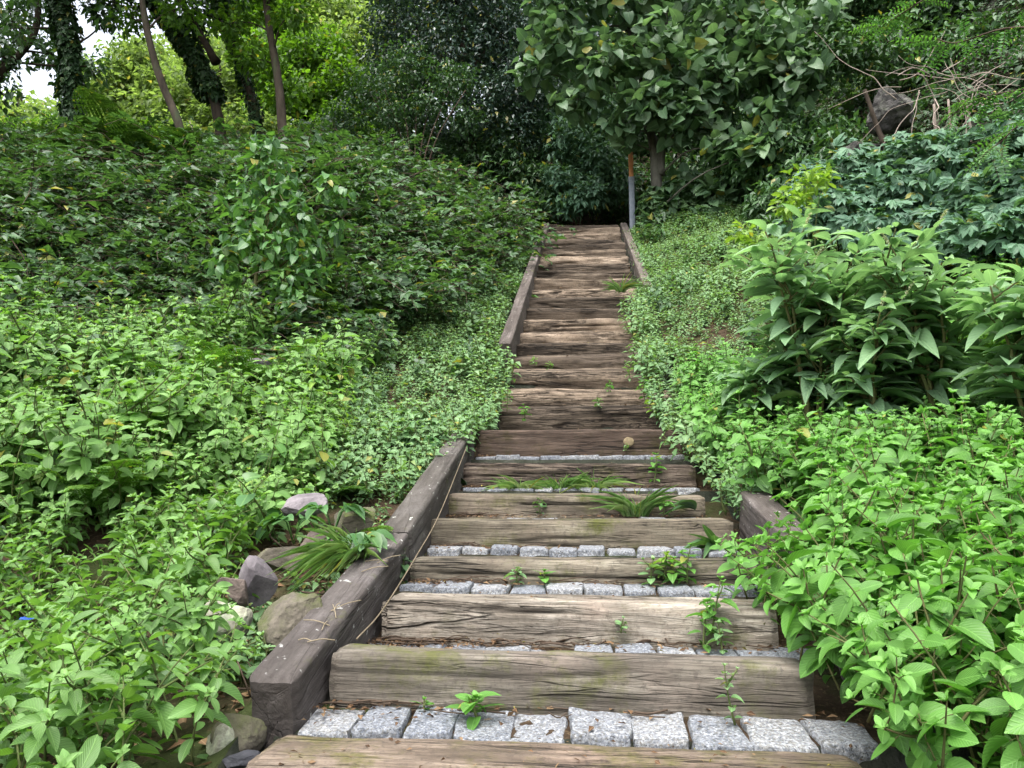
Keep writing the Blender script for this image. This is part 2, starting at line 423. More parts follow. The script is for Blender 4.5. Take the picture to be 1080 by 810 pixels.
def simple(name, c1, c2, scale, rough=.8, spec=.2, bump=.4, dist=.01, stretch=(1, 1, 1), extra=None):
    q = NT(name); v = q.coords(stretch)
    n = q.noise(v, scale, 6, .6)
    c = q.ramp(n, [(.3, c1), (.7, c2)])
    if extra:
        m = q.ramp(q.noise(v, extra[0], 4, .6), [(extra[2], (0, 0, 0)), (extra[3], (1, 1, 1))])
        c = q.mix(m, c, extra[1])
    p = q.principled(c, rough, spec, q.bump(n, bump, dist))
    return q.done(p.outputs[0])
M['stem'] = simple('green_stem', (.06, .10, .025), (.12, .13, .05), 20)
M['redstem'] = simple('reddish_stem', (.085, .07, .03), (.11, .13, .045), 14)
M['twig'] = simple('brown_twig', (.035, .024, .016), (.085, .06, .042), 20)
M['paletwig'] = simple('pale_bare_twig', (.20, .155, .125), (.36, .30, .26), 12)
M['bark'] = simple('dark_bark', (.018, .014, .010), (.06, .046, .034), 9, .9, .15, .8, .03, (1, 1, .35), (3, (.035, .05, .02), .55, .7))
M['palebark'] = simple('pale_bark', (.028, .022, .016), (.085, .068, .05), 8, .9, .15, .8, .03, (1, 1, .4), (3, (.06, .075, .04), .55, .7))
M['redbark'] = simple('torn_orange_bark', (.035, .017, .010), (.15, .075, .038), 7, .9, .15, .8, .03, (1, 1, .25))
M['greytrunk'] = simple('grey_trunk', (.045, .042, .034), (.12, .115, .09), 9, .85, .2, .5, .02, (1, 1, .5))

def rock_mat(name, a, b, lich=None, moss=None):
    q = NT(name); v = q.coords((1, 1, 1))
    n1 = q.noise(v, 9, 8, .65); n2 = q.noise(v, 60, 4, .6)
    c = q.ramp(n1, [(.3, a), (.65, b)])
    c = q.mix(q.math('MULTIPLY', q.math('SUBTRACT', n2, .35, True), .9), c, tuple(x * .35 for x in a))
    if lich: c = q.mix(q.ramp(q.noise(v, 5, 6, .7), [(.5, (0, 0, 0)), (.58, (1, 1, 1))]), c, lich)
    if moss:
        g = q.n('ShaderNodeNewGeometry'); sx = q.n('ShaderNodeSeparateXYZ'); q.l(g.outputs['Normal'], sx.inputs[0])
        mk = q.math('MULTIPLY', q.ramp(q.noise(v, 4, 5, .7), [(.42, (0, 0, 0)), (.6, (1, 1, 1))]), q.math('ADD', sx.outputs[2], .25, True), True)
        c = q.mix(mk, c, moss)
    p = q.principled(c, .88, .2, q.bump(n2, .5, .004, q.bump(n1, .6, .02)))
    return q.done(p.outputs[0])
M['rock_violet'] = rock_mat('violet_grey_stone', (.085, .075, .08), (.22, .195, .205))
M['rock_pale'] = rock_mat('lichened_pale_stone', (.12, .115, .09), (.27, .26, .20), (.33, .35, .25))
M['rock_moss'] = rock_mat('mossy_stone', (.055, .047, .038), (.155, .135, .105), None, (.06, .075, .018))
M['rock_brown'] = rock_mat('brown_stone', (.07, .052, .045), (.17, .135, .115))
M['rock_dark'] = rock_mat('dark_slate', (.025, .026, .03), (.07, .07, .08))
M['cliff'] = rock_mat('cliff_stone', (.024, .022, .023), (.10, .093, .09), (.12, .115, .105), (.028, .04, .014))

def granite():
    q = NT('speckled_granite'); v = q.coords((1, 1, 1))
    oi = q.n('ShaderNodeObjectInfo')
    tco = q.n('ShaderNodeNewGeometry').outputs['Position']; n = q.noise(tco, 95, 3, .75); n2 = q.noise(tco, 150, 2, .6); n3 = q.noise(v, 9, 4, .6); n4 = q.noise(v, 30, 4, .6)
    c = q.ramp(n, [(.3, (.06, .068, .085)), (.44, (.18, .195, .22)), (.55, (.29, .305, .325)), (.68, (.50, .51, .52))])
    c = q.mix(q.ramp(n2, [(.58, (0, 0, 0)), (.66, (1, 1, 1))]), c, (.05, .055, .065))
    c = q.mix(q.ramp(n3, [(.46, (0, 0, 0)), (.66, (.75, .75, .75))]), c, (.12, .11, .085))
    c = q.mix(1.0, c, q.ramp(oi.outputs['Random'], [(0, (.70, .72, .76)), (1, (1.05, 1.03, 1.0))]), 'MULTIPLY')
    p = q.principled(c, .72, .3, q.bump(n4, .6, .006, q.bump(n, .3, .002)))
    return q.done(p.outputs[0])
M['granite'] = granite()

def timber(name, dark, mid, light, top, moss=0.0, spots=0.0, gscale=1.0, cr=1.0, fine=.28, dist=.6, bmp=1.0, mosscol=(.085, .095, .022)):
    """weathered timber, grain along local X"""
    q = NT(name); v = q.coords((1.0, 22 * gscale, 22 * gscale)); v0 = q.coords((1, 1, 1)); vb = q.coords((.9, 5, 5))
    oi = q.n('ShaderNodeObjectInfo')
    g1 = q.noise(v, 2.2, 8, .68, dist); g2 = q.noise(v, 7, 5, .7, .2); blot = q.noise(v0, 3.2, 6, .62); band = q.noise(vb, 2.0, 5, .6, 1.2)
    g = q.math('ADD', q.math('MULTIPLY', g1, .6), q.math('MULTIPLY', g2, .4))
    c = q.ramp(g, [(.33, dark), (.47, mid), (.66, light)])
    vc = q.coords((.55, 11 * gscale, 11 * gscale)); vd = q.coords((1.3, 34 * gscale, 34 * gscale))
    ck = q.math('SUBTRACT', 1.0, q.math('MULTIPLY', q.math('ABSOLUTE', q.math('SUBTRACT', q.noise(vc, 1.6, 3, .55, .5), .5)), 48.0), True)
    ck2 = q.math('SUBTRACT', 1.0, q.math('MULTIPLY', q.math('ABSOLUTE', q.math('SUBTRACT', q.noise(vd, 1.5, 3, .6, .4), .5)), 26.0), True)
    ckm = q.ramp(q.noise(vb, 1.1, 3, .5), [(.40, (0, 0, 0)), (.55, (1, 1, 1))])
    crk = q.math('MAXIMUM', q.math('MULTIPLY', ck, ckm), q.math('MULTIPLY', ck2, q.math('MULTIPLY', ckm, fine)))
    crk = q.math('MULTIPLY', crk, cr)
    c = q.mix(q.ramp(band, [(.42, (.75, .75, .75)), (.58, (0, 0, 0))]), c, tuple((a + b) * .5 for a, b in zip(dark, mid)))
    c = q.mix(q.ramp(blot, [(.5, (0, 0, 0)), (.68, (.6, .6, .6))]), c, top)
    if moss:
        mk = q.ramp(q.noise(v0, 4.5, 7, .75), [(.60 - .14 * moss, (0, 0, 0)), (.74 - .12 * moss, (.9, .9, .9))])
        c = q.mix(mk, c, mosscol)
    if spots:
        c = q.mix(q.ramp(q.noise(v0, 26, 3, .6), [(.66, (0, 0, 0)), (.70, (.85, .85, .85))]), c, (.5, .5, .47))
    vg = q.coords((1.3, 3.0, 3.0)); grime = q.ramp(q.noise(vg, 1.8, 6, .7), [(.46, (0, 0, 0)), (.62, (.72, .72, .72))])
    c = q.mix(grime, c, tuple(.55 * a + .3 * b for a, b in zip(dark, mid)))
    at = q.n('ShaderNodeAttribute'); at.attribute_name = 'rnd'
    c = q.mix(at.outputs['Fac'], c, tuple(x * .35 for x in dark))
    c = q.mix(1.0, c, oi.outputs['Color'], 'MULTIPLY')
    grit = q.noise(v0, 55, 5, .7)
    c = q.mix(q.ramp(grit, [(.52, (0, 0, 0)), (.66, (.55, .55, .55))]), c, dark)
    c = q.mix(q.math('MULTIPLY', crk, .92), c, tuple(x * .25 for x in dark))  # crack lines: grime plus the shade inside them, painted into the colour
    p = q.principled(c, .85, .2, q.bump(q.math('MULTIPLY', crk, -1.0), 1.0 * bmp, .012, q.bump(g2, .6 * bmp, .005, q.bump(g1, .9 * bmp, .012))))
    return q.done(p.outputs[0])
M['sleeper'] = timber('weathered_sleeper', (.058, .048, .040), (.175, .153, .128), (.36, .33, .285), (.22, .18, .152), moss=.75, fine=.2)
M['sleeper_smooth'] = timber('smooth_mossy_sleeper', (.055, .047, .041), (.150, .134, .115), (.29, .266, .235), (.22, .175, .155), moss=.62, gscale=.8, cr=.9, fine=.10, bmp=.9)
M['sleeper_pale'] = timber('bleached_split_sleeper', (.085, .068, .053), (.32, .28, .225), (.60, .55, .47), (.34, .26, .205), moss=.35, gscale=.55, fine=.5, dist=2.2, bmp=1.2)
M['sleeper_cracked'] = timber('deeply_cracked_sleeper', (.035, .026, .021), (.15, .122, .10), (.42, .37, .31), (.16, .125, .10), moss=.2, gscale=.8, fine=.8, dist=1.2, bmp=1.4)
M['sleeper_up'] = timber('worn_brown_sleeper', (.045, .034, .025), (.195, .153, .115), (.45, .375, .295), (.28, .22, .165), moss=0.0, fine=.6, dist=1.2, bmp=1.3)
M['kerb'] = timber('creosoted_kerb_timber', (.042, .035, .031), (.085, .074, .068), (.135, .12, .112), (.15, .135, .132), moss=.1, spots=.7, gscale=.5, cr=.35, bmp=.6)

def soil():
    q = NT('leafy_soil'); v = q.coords((1, 1, 1), shift=False)
    a = q.noise(v, 6, 8, .65); b = q.noise(v, 45, 5, .65); m = q.noise(v, 1.3, 5, .6)
    c = q.ramp(a, [(.3, (.018, .012, .008)), (.7, (.07, .048, .03))])
    c = q.mix(q.ramp(b, [(.55, (0, 0, 0)), (.65, (1, 1, 1))]), c, (.10, .07, .042))
    c = q.mix(q.ramp(m, [(.5, (0, 0, 0)), (.62, (.8, .8, .8))]), c, (.028, .045, .012))
    gn = q.n('ShaderNodeNewGeometry'); sz = q.n('ShaderNodeSeparateXYZ'); q.l(gn.outputs['True Normal'], sz.inputs[0])
    c = q.mix(q.ramp(sz.outputs[2], [(.62, (1, 1, 1)), (.82, (0, 0, 0))]), c, q.ramp(a, [(.3, (.012, .013, .010)), (.55, (.03, .033, .024)), (.75, (.07, .068, .06))]))
    p = q.principled(c, .95, .1, q.bump(b, .7, .015, q.bump(a, .8, .05)))
    return q.done(p.outputs[0])
M['soil'] = soil()
M['litter'] = leaf_mat('dry_leaf', (.055, .03, .016), (.13, .075, .04), (.26, .18, .10), .15, .7, .15, tint=(1, .9, .7))
M['straw'] = simple('dry_straw', (.15, .12, .075), (.30, .25, .17), 15)
M['dullstem'] = simple('dull_stem', (.10, .08, .05), (.2, .16, .11), 15)
M['steel'] = simple('galvanised_steel', (.16, .19, .23), (.26, .29, .33), 14, .45, .5, .1, .002)
M['orange'] = simple('weathered_orange_paint', (.42, .17, .06), (.62, .28, .12), 12, .7, .3, .3, .004, (1, 1, .3), (7, (.16, .10, .06), .56, .66))
M['flower'] = leaf_mat('flower_bud', (.30, .36, .2), (.48, .52, .33), (.62, .62, .46), .3, .6, .2)
M['bluefoil'] = simple('blue_plastic', (.01, .04, .22), (.02, .07, .34), 20, .35, .5, .2)
# ------------------------------------------------------------------ terrain
_PY = [-200, -6, 0, 1.5, 1.96, 2.7, 3.77, 5.3, 5.86, 9.8, 13.7, 15, 22, 40, 200]
_PZ = [-6, -1.45, -1.12, -.78, -.62, -.46, -.20, .25, .42, 2.50, 4.60, 4.75, 4.9, 4.4, 3.0]
def G(x, y, bed=True):
    x = np.asarray(x, float); y = np.asarray(y, float)
    z = np.interp(y, _PY, _PZ)
    a = np.maximum(-.87 - x, 0); b = np.maximum(x - .93, 0)
    near = 1 - sstep(2.5, 5.0, y)
    z = z + np.minimum(np.maximum(y - 16.0, 0), 11.0) * (.26 + .62 * sstep(-9, -3, x)) * (1 - sstep(60, 120, y))
    back = sstep(14, 22, y)
    z = z + near * (-.04 - .25 * np.minimum(a, 1.2)) * (a > 0) + (1 - near) * (1 - back) * np.minimum(.13 * a, .8) + (1 - near) * (1 - back) * sstep(5.5, 10, y) * sstep(.6, 3.2, a) * .80
    z = z - sstep(12, 40, y) * .10 * np.maximum(a - 4, 0) - sstep(8, 40, a) * 6
    right = .03 * near * b + (1 - near) * (.22 * b + .5 * np.maximum(b - 2.2, 0) ** 1.35) + near * .25 * np.maximum(b - 1.5, 0)
    z = z + np.minimum(right, 8 + .05 * b) * (1 - .45 * back)
    p = np.stack([x * .7, y * .7, np.zeros_like(x)], -1)
    off = sstep(.9, 1.6, np.abs(x - .03))
    z = z + off * (.10 * fbm(p, 3) + .03 * fbm(p * 5, 2))
    if bed:
        ch = 1 - sstep(.76, .85, np.abs(x - .03)); ch = ch * sstep(1.2, 1.6, y) * (1 - sstep(13.9, 14.6, y))
        z = z - .34 * ch
    return z + EYE
def ground():
    def axis(c0, c1, step, far):
        core = np.arange(c0, c1 + 1e-6, step); out = [step]
        while sum(out) < far: out.append(out[-1] * 1.22)
        o = np.cumsum(out); return np.concatenate([(c0 - o)[::-1], core, c1 + o])
    X = axis(-9, 9, .11, 170); Y = axis(-2, 17, .11, 180)
    xx, yy = np.meshgrid(X, Y, indexing='ij'); zz = G(xx, yy)
    g = Geo(); n, m = xx.shape
    i, j = np.meshgrid(np.arange(n - 1), np.arange(m - 1), indexing='ij')
    Q = np.stack([i * m + j, (i + 1) * m + j, (i + 1) * m + j + 1, i * m + j + 1], -1)
    g.add(np.stack([xx, yy, zz], -1), Q)
    tag(g.build('ground', M['soil']), kind='structure')
ground()

# ------------------------------------------------------------------ timber
def beam_geo(L, D, H, seed, radii=(.02, .02, .02, .02), res=.012, crack=1.0, wav=1.0, ends=True):
    """timber along X from 0..L, Y 0..D, Z -H..0 ; radii: front-top, back-top, back-bottom, front-bottom"""
    per = []
    def arc(cx, cz, r, a0, a1, n=5):
        for a in np.linspace(a0, a1, n): per.append((cx + r * math.cos(a), cz + r * math.sin(a)))
    def line(p, q, step):
        n = max(int(math.dist(p, q) / step), 1)
        for t in np.linspace(0, 1, n + 1)[1:-1]: per.append((p[0] + (q[0] - p[0]) * t, p[1] + (q[1] - p[1]) * t))
    ft, bt, bb, fb = radii; st = res * .8
    arc(fb, -H + fb, fb, 1.5 * PI, PI); line((0, -H + fb), (0, -ft), st)
    arc(ft, -ft, ft, PI, .5 * PI); line((ft, 0), (D - bt, 0), st)
    arc(D - bt, -bt, bt, .5 * PI, 0); line((D, -bt), (D, -H + bb), st * 2.5)
    arc(D - bb, -H + bb, bb, 0, -.5 * PI); line((D - bb, -H), (fb, -H), st * 3)
    per = np.array(per); k = len(per); n = max(int(L / res), 8)
    xs = np.linspace(0, L, n)
    nrm = np.gradient(np.concatenate([per[-1:], per, per[:1]]), axis=0)[1:-1]; nrm = unit(np.stack([-nrm[:, 1], nrm[:, 0]], -1))
    cen = np.array([D / 2, -H / 2]); nrm *= np.sign(np.sum(nrm * (per - cen), 1, keepdims=True) + 1e-9)
    X = np.broadcast_to(xs[:, None], (n, k)); Y = np.broadcast_to(per[:, 0], (n, k)); Z = np.broadcast_to(per[:, 1], (n, k))
    p = np.stack([X, Y, Z], -1) + seed * 7.31
    d = .010 * wav * fbm(p * [2.2, 5, 5], 3) + .0035 * fbm(p * [9, 40, 40], 3)
    c1 = vnoise(p * [.9, 20, 20] + 3.3); m1 = sstep(-.15, .35, vnoise(p * [1.6, 6, 6] + 9.1))
    c2 = vnoise(p * [1.6, 42, 42] + 5.3); m2 = sstep(-.1, .4, vnoise(p * [2.5, 8, 8] + 1.7))
    k1 = (1 - sstep(.0, .13, np.abs(c1))) * m1; k2 = (1 - sstep(0, .2, np.abs(c2))) * m2
    d = d - crack * (.014 * k1 + .005 * k2)
    # broken edge bites along the front arris
    bite = sstep(.25, .6, fbm(p * [2.0, 1.5, 1.5] + 21, 3)) * np.exp(-((Y - 0) ** 2 + (Z - 0) ** 2) / (.045 ** 2))
    d = d - .03 * bite * crack
    e = np.minimum(X, L - X); d = d - .012 * (1 - sstep(0, .03, e))
    V = np.stack([X + .006 * fbm(p * [0, 14, 14], 2) * (e < .02), Y + d * nrm[:, 0], Z + d * nrm[:, 1]], -1)
    g = Geo()
    i, j = np.meshgrid(np.arange(n - 1), np.arange(k), indexing='ij'); j2 = (j + 1) % k
    Q = np.stack([i * k + j, (i + 1) * k + j, (i + 1) * k + j2, i * k + j2], -1)
    R = np.clip(k1 * .8 + k2 * .35, 0, 1) * min(crack, 1)
    g.add(V, Q, None, R.ravel())
    for end in (0, n - 1):     # end grain: rings shrinking to the middle
        ring = V[end]; c = ring.mean(0); pr = ring
        for s in (.8, .55, .3, .02):
            nx = c + (ring - c) * s; nx[:, 0] += .004 * vnoise(nx * 40 + seed)
            jj = np.arange(k); q = np.stack([jj, (jj + 1) % k, k + (jj + 1) % k, k + jj], -1)
            g.add(np.concatenate([pr, nx]), q if end else q[:, ::-1], None, .12); pr = nx
    return g
def place_beam(o, a, b, up=(0, 0, 1)):
    """local X from a to b, top-front arris on the line a-b, local Y = depth direction (left of X when seen from above)"""
    a, b = Vector(a), Vector(b); x = (b - a).normalized(); y = Vector(up).cross(x).normalized(); z = x.cross(y)
    m = Matrix((x, y, z)).transposed().to_4x4(); m.translation = a; o.matrix_world = m

# measured rows: centre height of the front top edge, of the foot of the face, and the left/right ends
YS = [2.2 + .524 * i for i in range(7)]
TOPS = [693, 637, 591, 549, 521, 488.5, 453]
BOTS = [748, 679, 615, 577.5, 545, 514, 482]
LEFT = [346, 401, 431, 451, 471, 487, 502]
RIGHT = [861, 822, 800, 775, 745, 735, 722]
zt = [P(603, t, y)[2] for t, y in zip(TOPS, YS)]
zb = [P(603, t, y)[2] for t, y in zip(BOTS, YS)]
def x_of(px, py, Y): return P(px, py, Y)[0]
STEP = [
 ('broad mossy sleeper forming the second step up from the bottom of the photo', (1.0, .98, .92)),
 ('pale split sleeper with wavy grain, third step up from the bottom', (1.0, 1.0, 1.0)),
 ('narrow olive sleeper with a small weed growing on it, fourth step up', (.95, .94, .84)),
 ('mossy sleeper with green moss at its left end, fifth step up', (.92, .9, .78)),
 ('sixth step up, weathered sleeper with a dry grass tuft at its right', (.88, .84, .74)),
 ('deeply cracked dark sleeper behind the green grass tuft, seventh step up', (.85, .8, .75)),
 ('tall dark brown sleeper with a pale round knot at its right end', (.44, .35, .31)),
]
for i in range(7):
    xl, xr = x_of(LEFT[i], BOTS[i], YS[i]), x_of(RIGHT[i], BOTS[i], YS[i])
    H = zt[i] - zb[i] + .07
    g = beam_geo(xr - xl, (.11, .23, .14, .18, .19, .2, .45)[i], H, 3.1 + i * 1.7, (.022 + .008 * (i % 3), .02, .015, .012), res=.0085 if i < 3 else .011, crack=(.4, 1.3, .8, .8, 1.0, 1.7, .7)[i])
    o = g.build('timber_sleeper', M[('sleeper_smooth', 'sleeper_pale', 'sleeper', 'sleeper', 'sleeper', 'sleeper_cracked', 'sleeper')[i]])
    dz = ((.004, -.01), (.006, -.006), (0, .004), (0, .004), (0, -.004), (.006, -.008), (0, 0))[i]
    place_beam(o, (xl, YS[i], zt[i] + dz[0]), (xr, YS[i], zt[i] + dz[1]))
    o.color = (*STEP[i][1], 1)
    tag(o, STEP[i][0], 'sleeper', 'timber sleepers of the lower steps')
    if i == 6:   # knot
        import bmesh
        bm = rock(rng, (.036, .012, .034), 0, 3, .12); k = bm_obj('knot', bm, simple('pale_knot', (.13, .10, .06), (.24, .19, .11), 30), o)
        k.location = P(663, 466, YS[6] - .006) - np.array([xl, YS[6], zt[6]])
        tag(k, 'pale round knot')
Y0 = 1.66; z0 = P(600, 782, 1.99)[2]
g = beam_geo(1.42, .335, .2, 40.2, (.03, .025, .015, .012), res=.008, crack=1.1)
o = g.build('timber_sleeper', M['sleeper']); place_beam(o, (x_of(262, 800, 1.8), Y0, z0 + .003), (x_of(262, 800, 1.8) + 1.42, Y0, z0 - .006)); o.color = (1.15, 1.02, .92, 1)
tag(o, 'lowest sleeper, its pinkish brown top cut off by the bottom of the photo', 'sleeper', 'timber sleepers of the lower steps')

# upper flight
UP = [429, 412, 394, 376, 362, 349.5, 336.5, 325, 313.5, 303.5, 294, 285.5, 277.5, 270, 263.5, 257.5, 252, 246.5, 241.5, 237]
ORD = ['first', 'second', 'third', 'fourth', 'fifth', 'sixth', 'seventh', 'eighth', 'ninth', 'tenth', 'eleventh', 'twelfth', 'thirteenth', 'fourteenth',
       'fifteenth', 'sixteenth', 'seventeenth', 'eighteenth', 'nineteenth', 'twentieth', 'twenty-first', 'twenty-second']
YU = [5.75 + .3975 * (k + 1) for k in range(20)]
zu = [P(612, y, Y)[2] for y, Y in zip(UP, YU)]
def tone(k): return ('dark', 'mid brown', 'light brown')[k % 3]
for k in range(20):
    prev = zu[k - 1] if k else zt[6]
    H = zu[k] - prev + .09
    s = 60 + k * 1.37
    r1 = rng.uniform(.03, .075)
    xl = -.66 + .10 * k / 20 + rng.normal(0, .008); xr = .79 + rng.normal(0, .008)
    g = beam_geo(xr - xl, .43, H, s, (r1, .02, .012, .012), res=.016 if k < 7 else .022, crack=rng.uniform(1.1, 2.2), wav=2.4)
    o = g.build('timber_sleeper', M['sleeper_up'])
    t = rng.normal(0, .018)
    tilt = .10 + .16 * rng.random()
    place_beam(o, (xl, YU[k], zu[k] + t), (xr, YU[k], zu[k] - t), up=(0, -math.sin(tilt), math.cos(tilt)))
    v = (.58, 1.0, 1.55)[(k * 2 + (k // 4)) % 3] * rng.uniform(.85, 1.15); o.color = (v, v * .97, v * .93, 1)
    tag(o, f'worn brown sleeper, {ORD[k]} of the twenty steps above the knotted sleeper', 'sleeper', 'timber sleepers of the upper flight')

# kerbs ---------------------------------------------------------------------------------
def Yx(px, py, x):
    d = P(px, py, 1.0); return x / d[0]
def kerb(label, a, b, W, H, seed, side, color):
    """a,b = ends of the inner top edge (near, far); side -1 the beam lies to the left"""
    a, b = np.array(a, float), np.array(b, float); L = np.linalg.norm(b - a)
    g = beam_geo(L, W, H, seed, (.016, .016, .01, .01), res=.012, crack=.45, wav=.6)
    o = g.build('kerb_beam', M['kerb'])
    if side < 0: place_beam(o, a, b)                 # X away from camera, Y = left
    else: place_beam(o, b, a)                        # X towards camera, Y = right
    o.color = (*color, 1)
    tag(o, label, 'kerb', 'timber kerb beams beside the steps'); return o
def ptx(px, py, x): return P(px, py, Yx(px, py, x))
KIN = -.735
kerb('near left kerb beam with its sawn end facing the photographer', ptx(312, 716, KIN), ptx(432.5, 560, KIN), .135, .26, 80.5, -1, (1, 1, 1))
kerb('left kerb beam between the rocks and the cracked sleepers, partly under leaves', ptx(433.5, 558, KIN), ptx(500, 451, KIN), .137, .34, 85.5, -1, (.9, .92, .88))
kerb('long left kerb beam climbing beside the upper flight', P(539, 361, 7.25), P(579.5, 234.6, 13.85), .125, .34, 90.5, -1, (1.25, 1.2, 1.15))
ku = P(654, 234.6, 13.85); kd = P(674, 288, 10.1); kd2 = ku + (kd - ku) * 1.15
kerb('right kerb beam at the top of the upper flight below the post', kd2, ku, .12, .26, 95.5, 1, (1.35, 1.3, 1.2))
ra = ptx(779, 516, .80); rb = ra + (ptx(312, 716, KIN) - ptx(429, 564, KIN)) * np.array([-0.0, 1.25, 1.25])
kerb('right kerb beam almost buried in bright weeds', (.80, rb[1], rb[2]), ra, .14, .28, 99.5, 1, (1.0, .97, .95))

# granite setts --------------------------------------------------------------------------
def sett_mesh(r):
    n = 13; u = np.linspace(-1, 1, n)
    g = Geo(); V = []
    fa = [((1, 0, 0), (0, 1, 0)), ((-1, 0, 0), (0, -1, 0)), ((0, 1, 0), (-1, 0, 0)), ((0, -1, 0), (1, 0, 0)), ((0, 0, 1), (1, 0, 0))]
    s = r.uniform(0, 99)
    sk = r.normal(0, .07, 4)
    for nn, a in fa:
        nn, a = np.array(nn, float), np.array(a, float); b = np.cross(nn, a)
        A, B = np.meshgrid(u, u, indexing='ij')
        p = nn + A[..., None] * a + B[..., None] * b
        q = np.sign(p) * np.abs(p) ** 1.0
        inner = np.clip(q, -.86, .86); q = inner + unit(q - inner + 1e-9) * .14 * (np.linalg.norm(q - inner, axis=-1, keepdims=True) > 1e-6)
        q[..., 0] *= 1 + sk[0] * q[..., 1] + sk[1] * q[..., 2]; q[..., 1] *= 1 + sk[2] * q[..., 0]
        q[..., 2] += .12 * sk[3] * q[..., 0]
        q = q * (1 + .075 * fbm(q * 1.6 + s, 3)[..., None]) + .04 * fbm(q * 5 + s, 3)[..., None] * nn
        i, j = np.meshgrid(np.arange(n - 1), np.arange(n - 1), indexing='ij')
        Q = np.stack([i * n + j, (i + 1) * n + j, (i + 1) * n + j + 1, i * n + j + 1], -1)
        g.add(q.reshape(-1, 3), Q)
    o = g.build('granite_sett', M['granite']); me = o.data; bpy.data.objects.remove(o); return me
SM = [sett_mesh(rng) for _ in range(9)]
ROW = ['lowest', 'second lowest', 'third lowest', 'middle', 'third highest', 'second highest', 'highest']
DEEP = [.185, .165, .155, .155, .15, .15, .15]
for i in range(7):
    x = -.735 + .005 * i; n = 0; zz = zb[i]
    while x < .70 and n < 14:
        w = rng.uniform(.120, .158); dp = DEEP[i] * rng.uniform(.9, 1.05)
        o = bpy.data.objects.new('granite_sett', SM[rng.integers(9)]); col.objects.link(o)
        sink = (.012, .012, .004, .0, .014, .012, .0)[i]
        o.location = (x + w / 2, YS[i] - .012 - dp / 2 - rng.uniform(0, .008), zz - .045 - sink + rng.normal(0, .0045))
        o.scale = (w / 2, dp / 2, .05); o.rotation_euler = (math.radians(rng.normal(5 if i == 0 else 2, 2.5)), math.radians(rng.normal(0, 2)), math.radians(rng.normal(0, 2)))
        tag(o, f'grey granite sett, {ORD[n]} from the left kerb in the {ROW[i]} row', 'paving stone', f'granite setts of the {ROW[i]} row')
        x += w + rng.uniform(.003, .010); n += 1

# bed of earth under the treads: one stepped sheet
g = Geo()
ys, zs = [1.3], [z0 - .16]
for i in range(7):
    pz = z0 if i == 0 else zt[i - 1]
    ys += [YS[i] - .2, YS[i] - .17, YS[i] + .02, YS[i] + .05]; zs += [min(pz, zb[i]) - .05, zb[i] - .024, zb[i] - .014, zb[i] - .012]
for k in range(20):
    ys += [YU[k] + .02, YU[k] + .05]; zs += [(zu[k - 1] if k else zt[6]) - .02, zu[k] - .08]
ys += [14.0, 14.6]; zs += [zu[-1] - .04, zu[-1] - .02]
yy = np.unique(np.concatenate([np.array(ys), np.arange(1.3, 14.6, .025)])); zz = np.interp(yy, ys, zs)
xx = np.arange(-.80, .87, .03)
A, B = np.meshgrid(xx, yy, indexing='ij'); C = np.broadcast_to(zz, A.shape) + .007 * fbm(np.stack([A * 14, B * 14, A * 0], -1), 3)
n, m = A.shape; i, j = np.meshgrid(np.arange(n - 1), np.arange(m - 1), indexing='ij')
g.add(np.stack([A, B, C], -1), np.stack([i * m + j, (i + 1) * m + j, (i + 1) * m + j + 1, i * m + j + 1], -1))
tag(g.build('path', M['soil']), kind='structure')

# ------------------------------------------------------------------ stones beside the left kerb and on the bank
def stone(label, px, py, Y, size, mat, rz=0, rx=0, ry=0, cuts=9, rough=.06, cat='rock', dz=0):
    o = bm_obj('rock', rock(rng, size, cuts, 4, rough), M[mat]); o.location = P(px, py, Y) + np.array([0, 0, dz])
    o.rotation_euler = (math.radians(rx), math.radians(ry), math.radians(rz))
    tag(o, label, cat, 'rocks lying on the banks'); return o
stone('pointed violet grey stone standing on edge beside the left kerb', 268, 609, 2.72, (.075, .06, .105), 'rock_violet', 20, 0, -18, 12, .03)
stone('rounded pale stone with greenish lichen among weeds', 239, 652, 2.5, (.085, .07, .085), 'rock_pale', 0, 0, 0, 5, .06)
stone('brown stone wedged under the pointed violet stone', 250, 622, 2.66, (.07, .06, .06), 'rock_brown', 40)
stone('large mossy block against the left kerb beam', 300, 655, 2.46, (.105, .10, .11), 'rock_moss', 25, 0, 8, 14, .1)
stone('low stone with green moss on top, behind the pointed stone', 300, 592, 3.0, (.11, .09, .06), 'rock_moss', 10)
stone('flat grey slab by the left kerb above the grass tuft', 372, 553, 3.35, (.15, .12, .07), 'rock_moss', -20, 6, -8, 11, .03)
stone('pale stone half hidden by leaves left of the kerb', 318, 530, 3.5, (.12, .09, .07), 'rock_violet', 15)
stone('brown stone in the gap below the flat slab', 335, 575, 3.2, (.11, .1, .07), 'rock_brown', 70)
stone('violet grey stone poking out of the leafy bank', 272, 396, 5.6, (.14, .11, .12), 'rock_violet', 30, 0, 10)
stone('grey stone in the ground cover near the top of the left kerb', 533, 246, 12.3, (.23, .18, .13), 'rock_violet', 10)
stone('small pale stone in the ground cover beside the top of the left kerb', 548, 244, 12.6, (.11, .09, .09), 'rock_pale', 10)
stone('small pale stone under the leaves at the bottom left', 233, 780, 1.95, (.045, .04, .04), 'rock_pale', 0, 0, 0, 4)
stone('mossy stone at the foot of the near left kerb end', 252, 772, 1.98, (.07, .06, .07), 'rock_moss', 0, 0, 0, 6)
stone('dark slate chip at the bottom edge beside the lowest sleeper', 250, 803, 1.86, (.055, .03, .018), 'rock_dark', 30)
stone('big grey boulder jutting from the cliff under the bare branches', 943, 116, 10.5, (.34, .4, .32), 'cliff', 20, 0, 10, 15, .16, 'boulder', -.05)
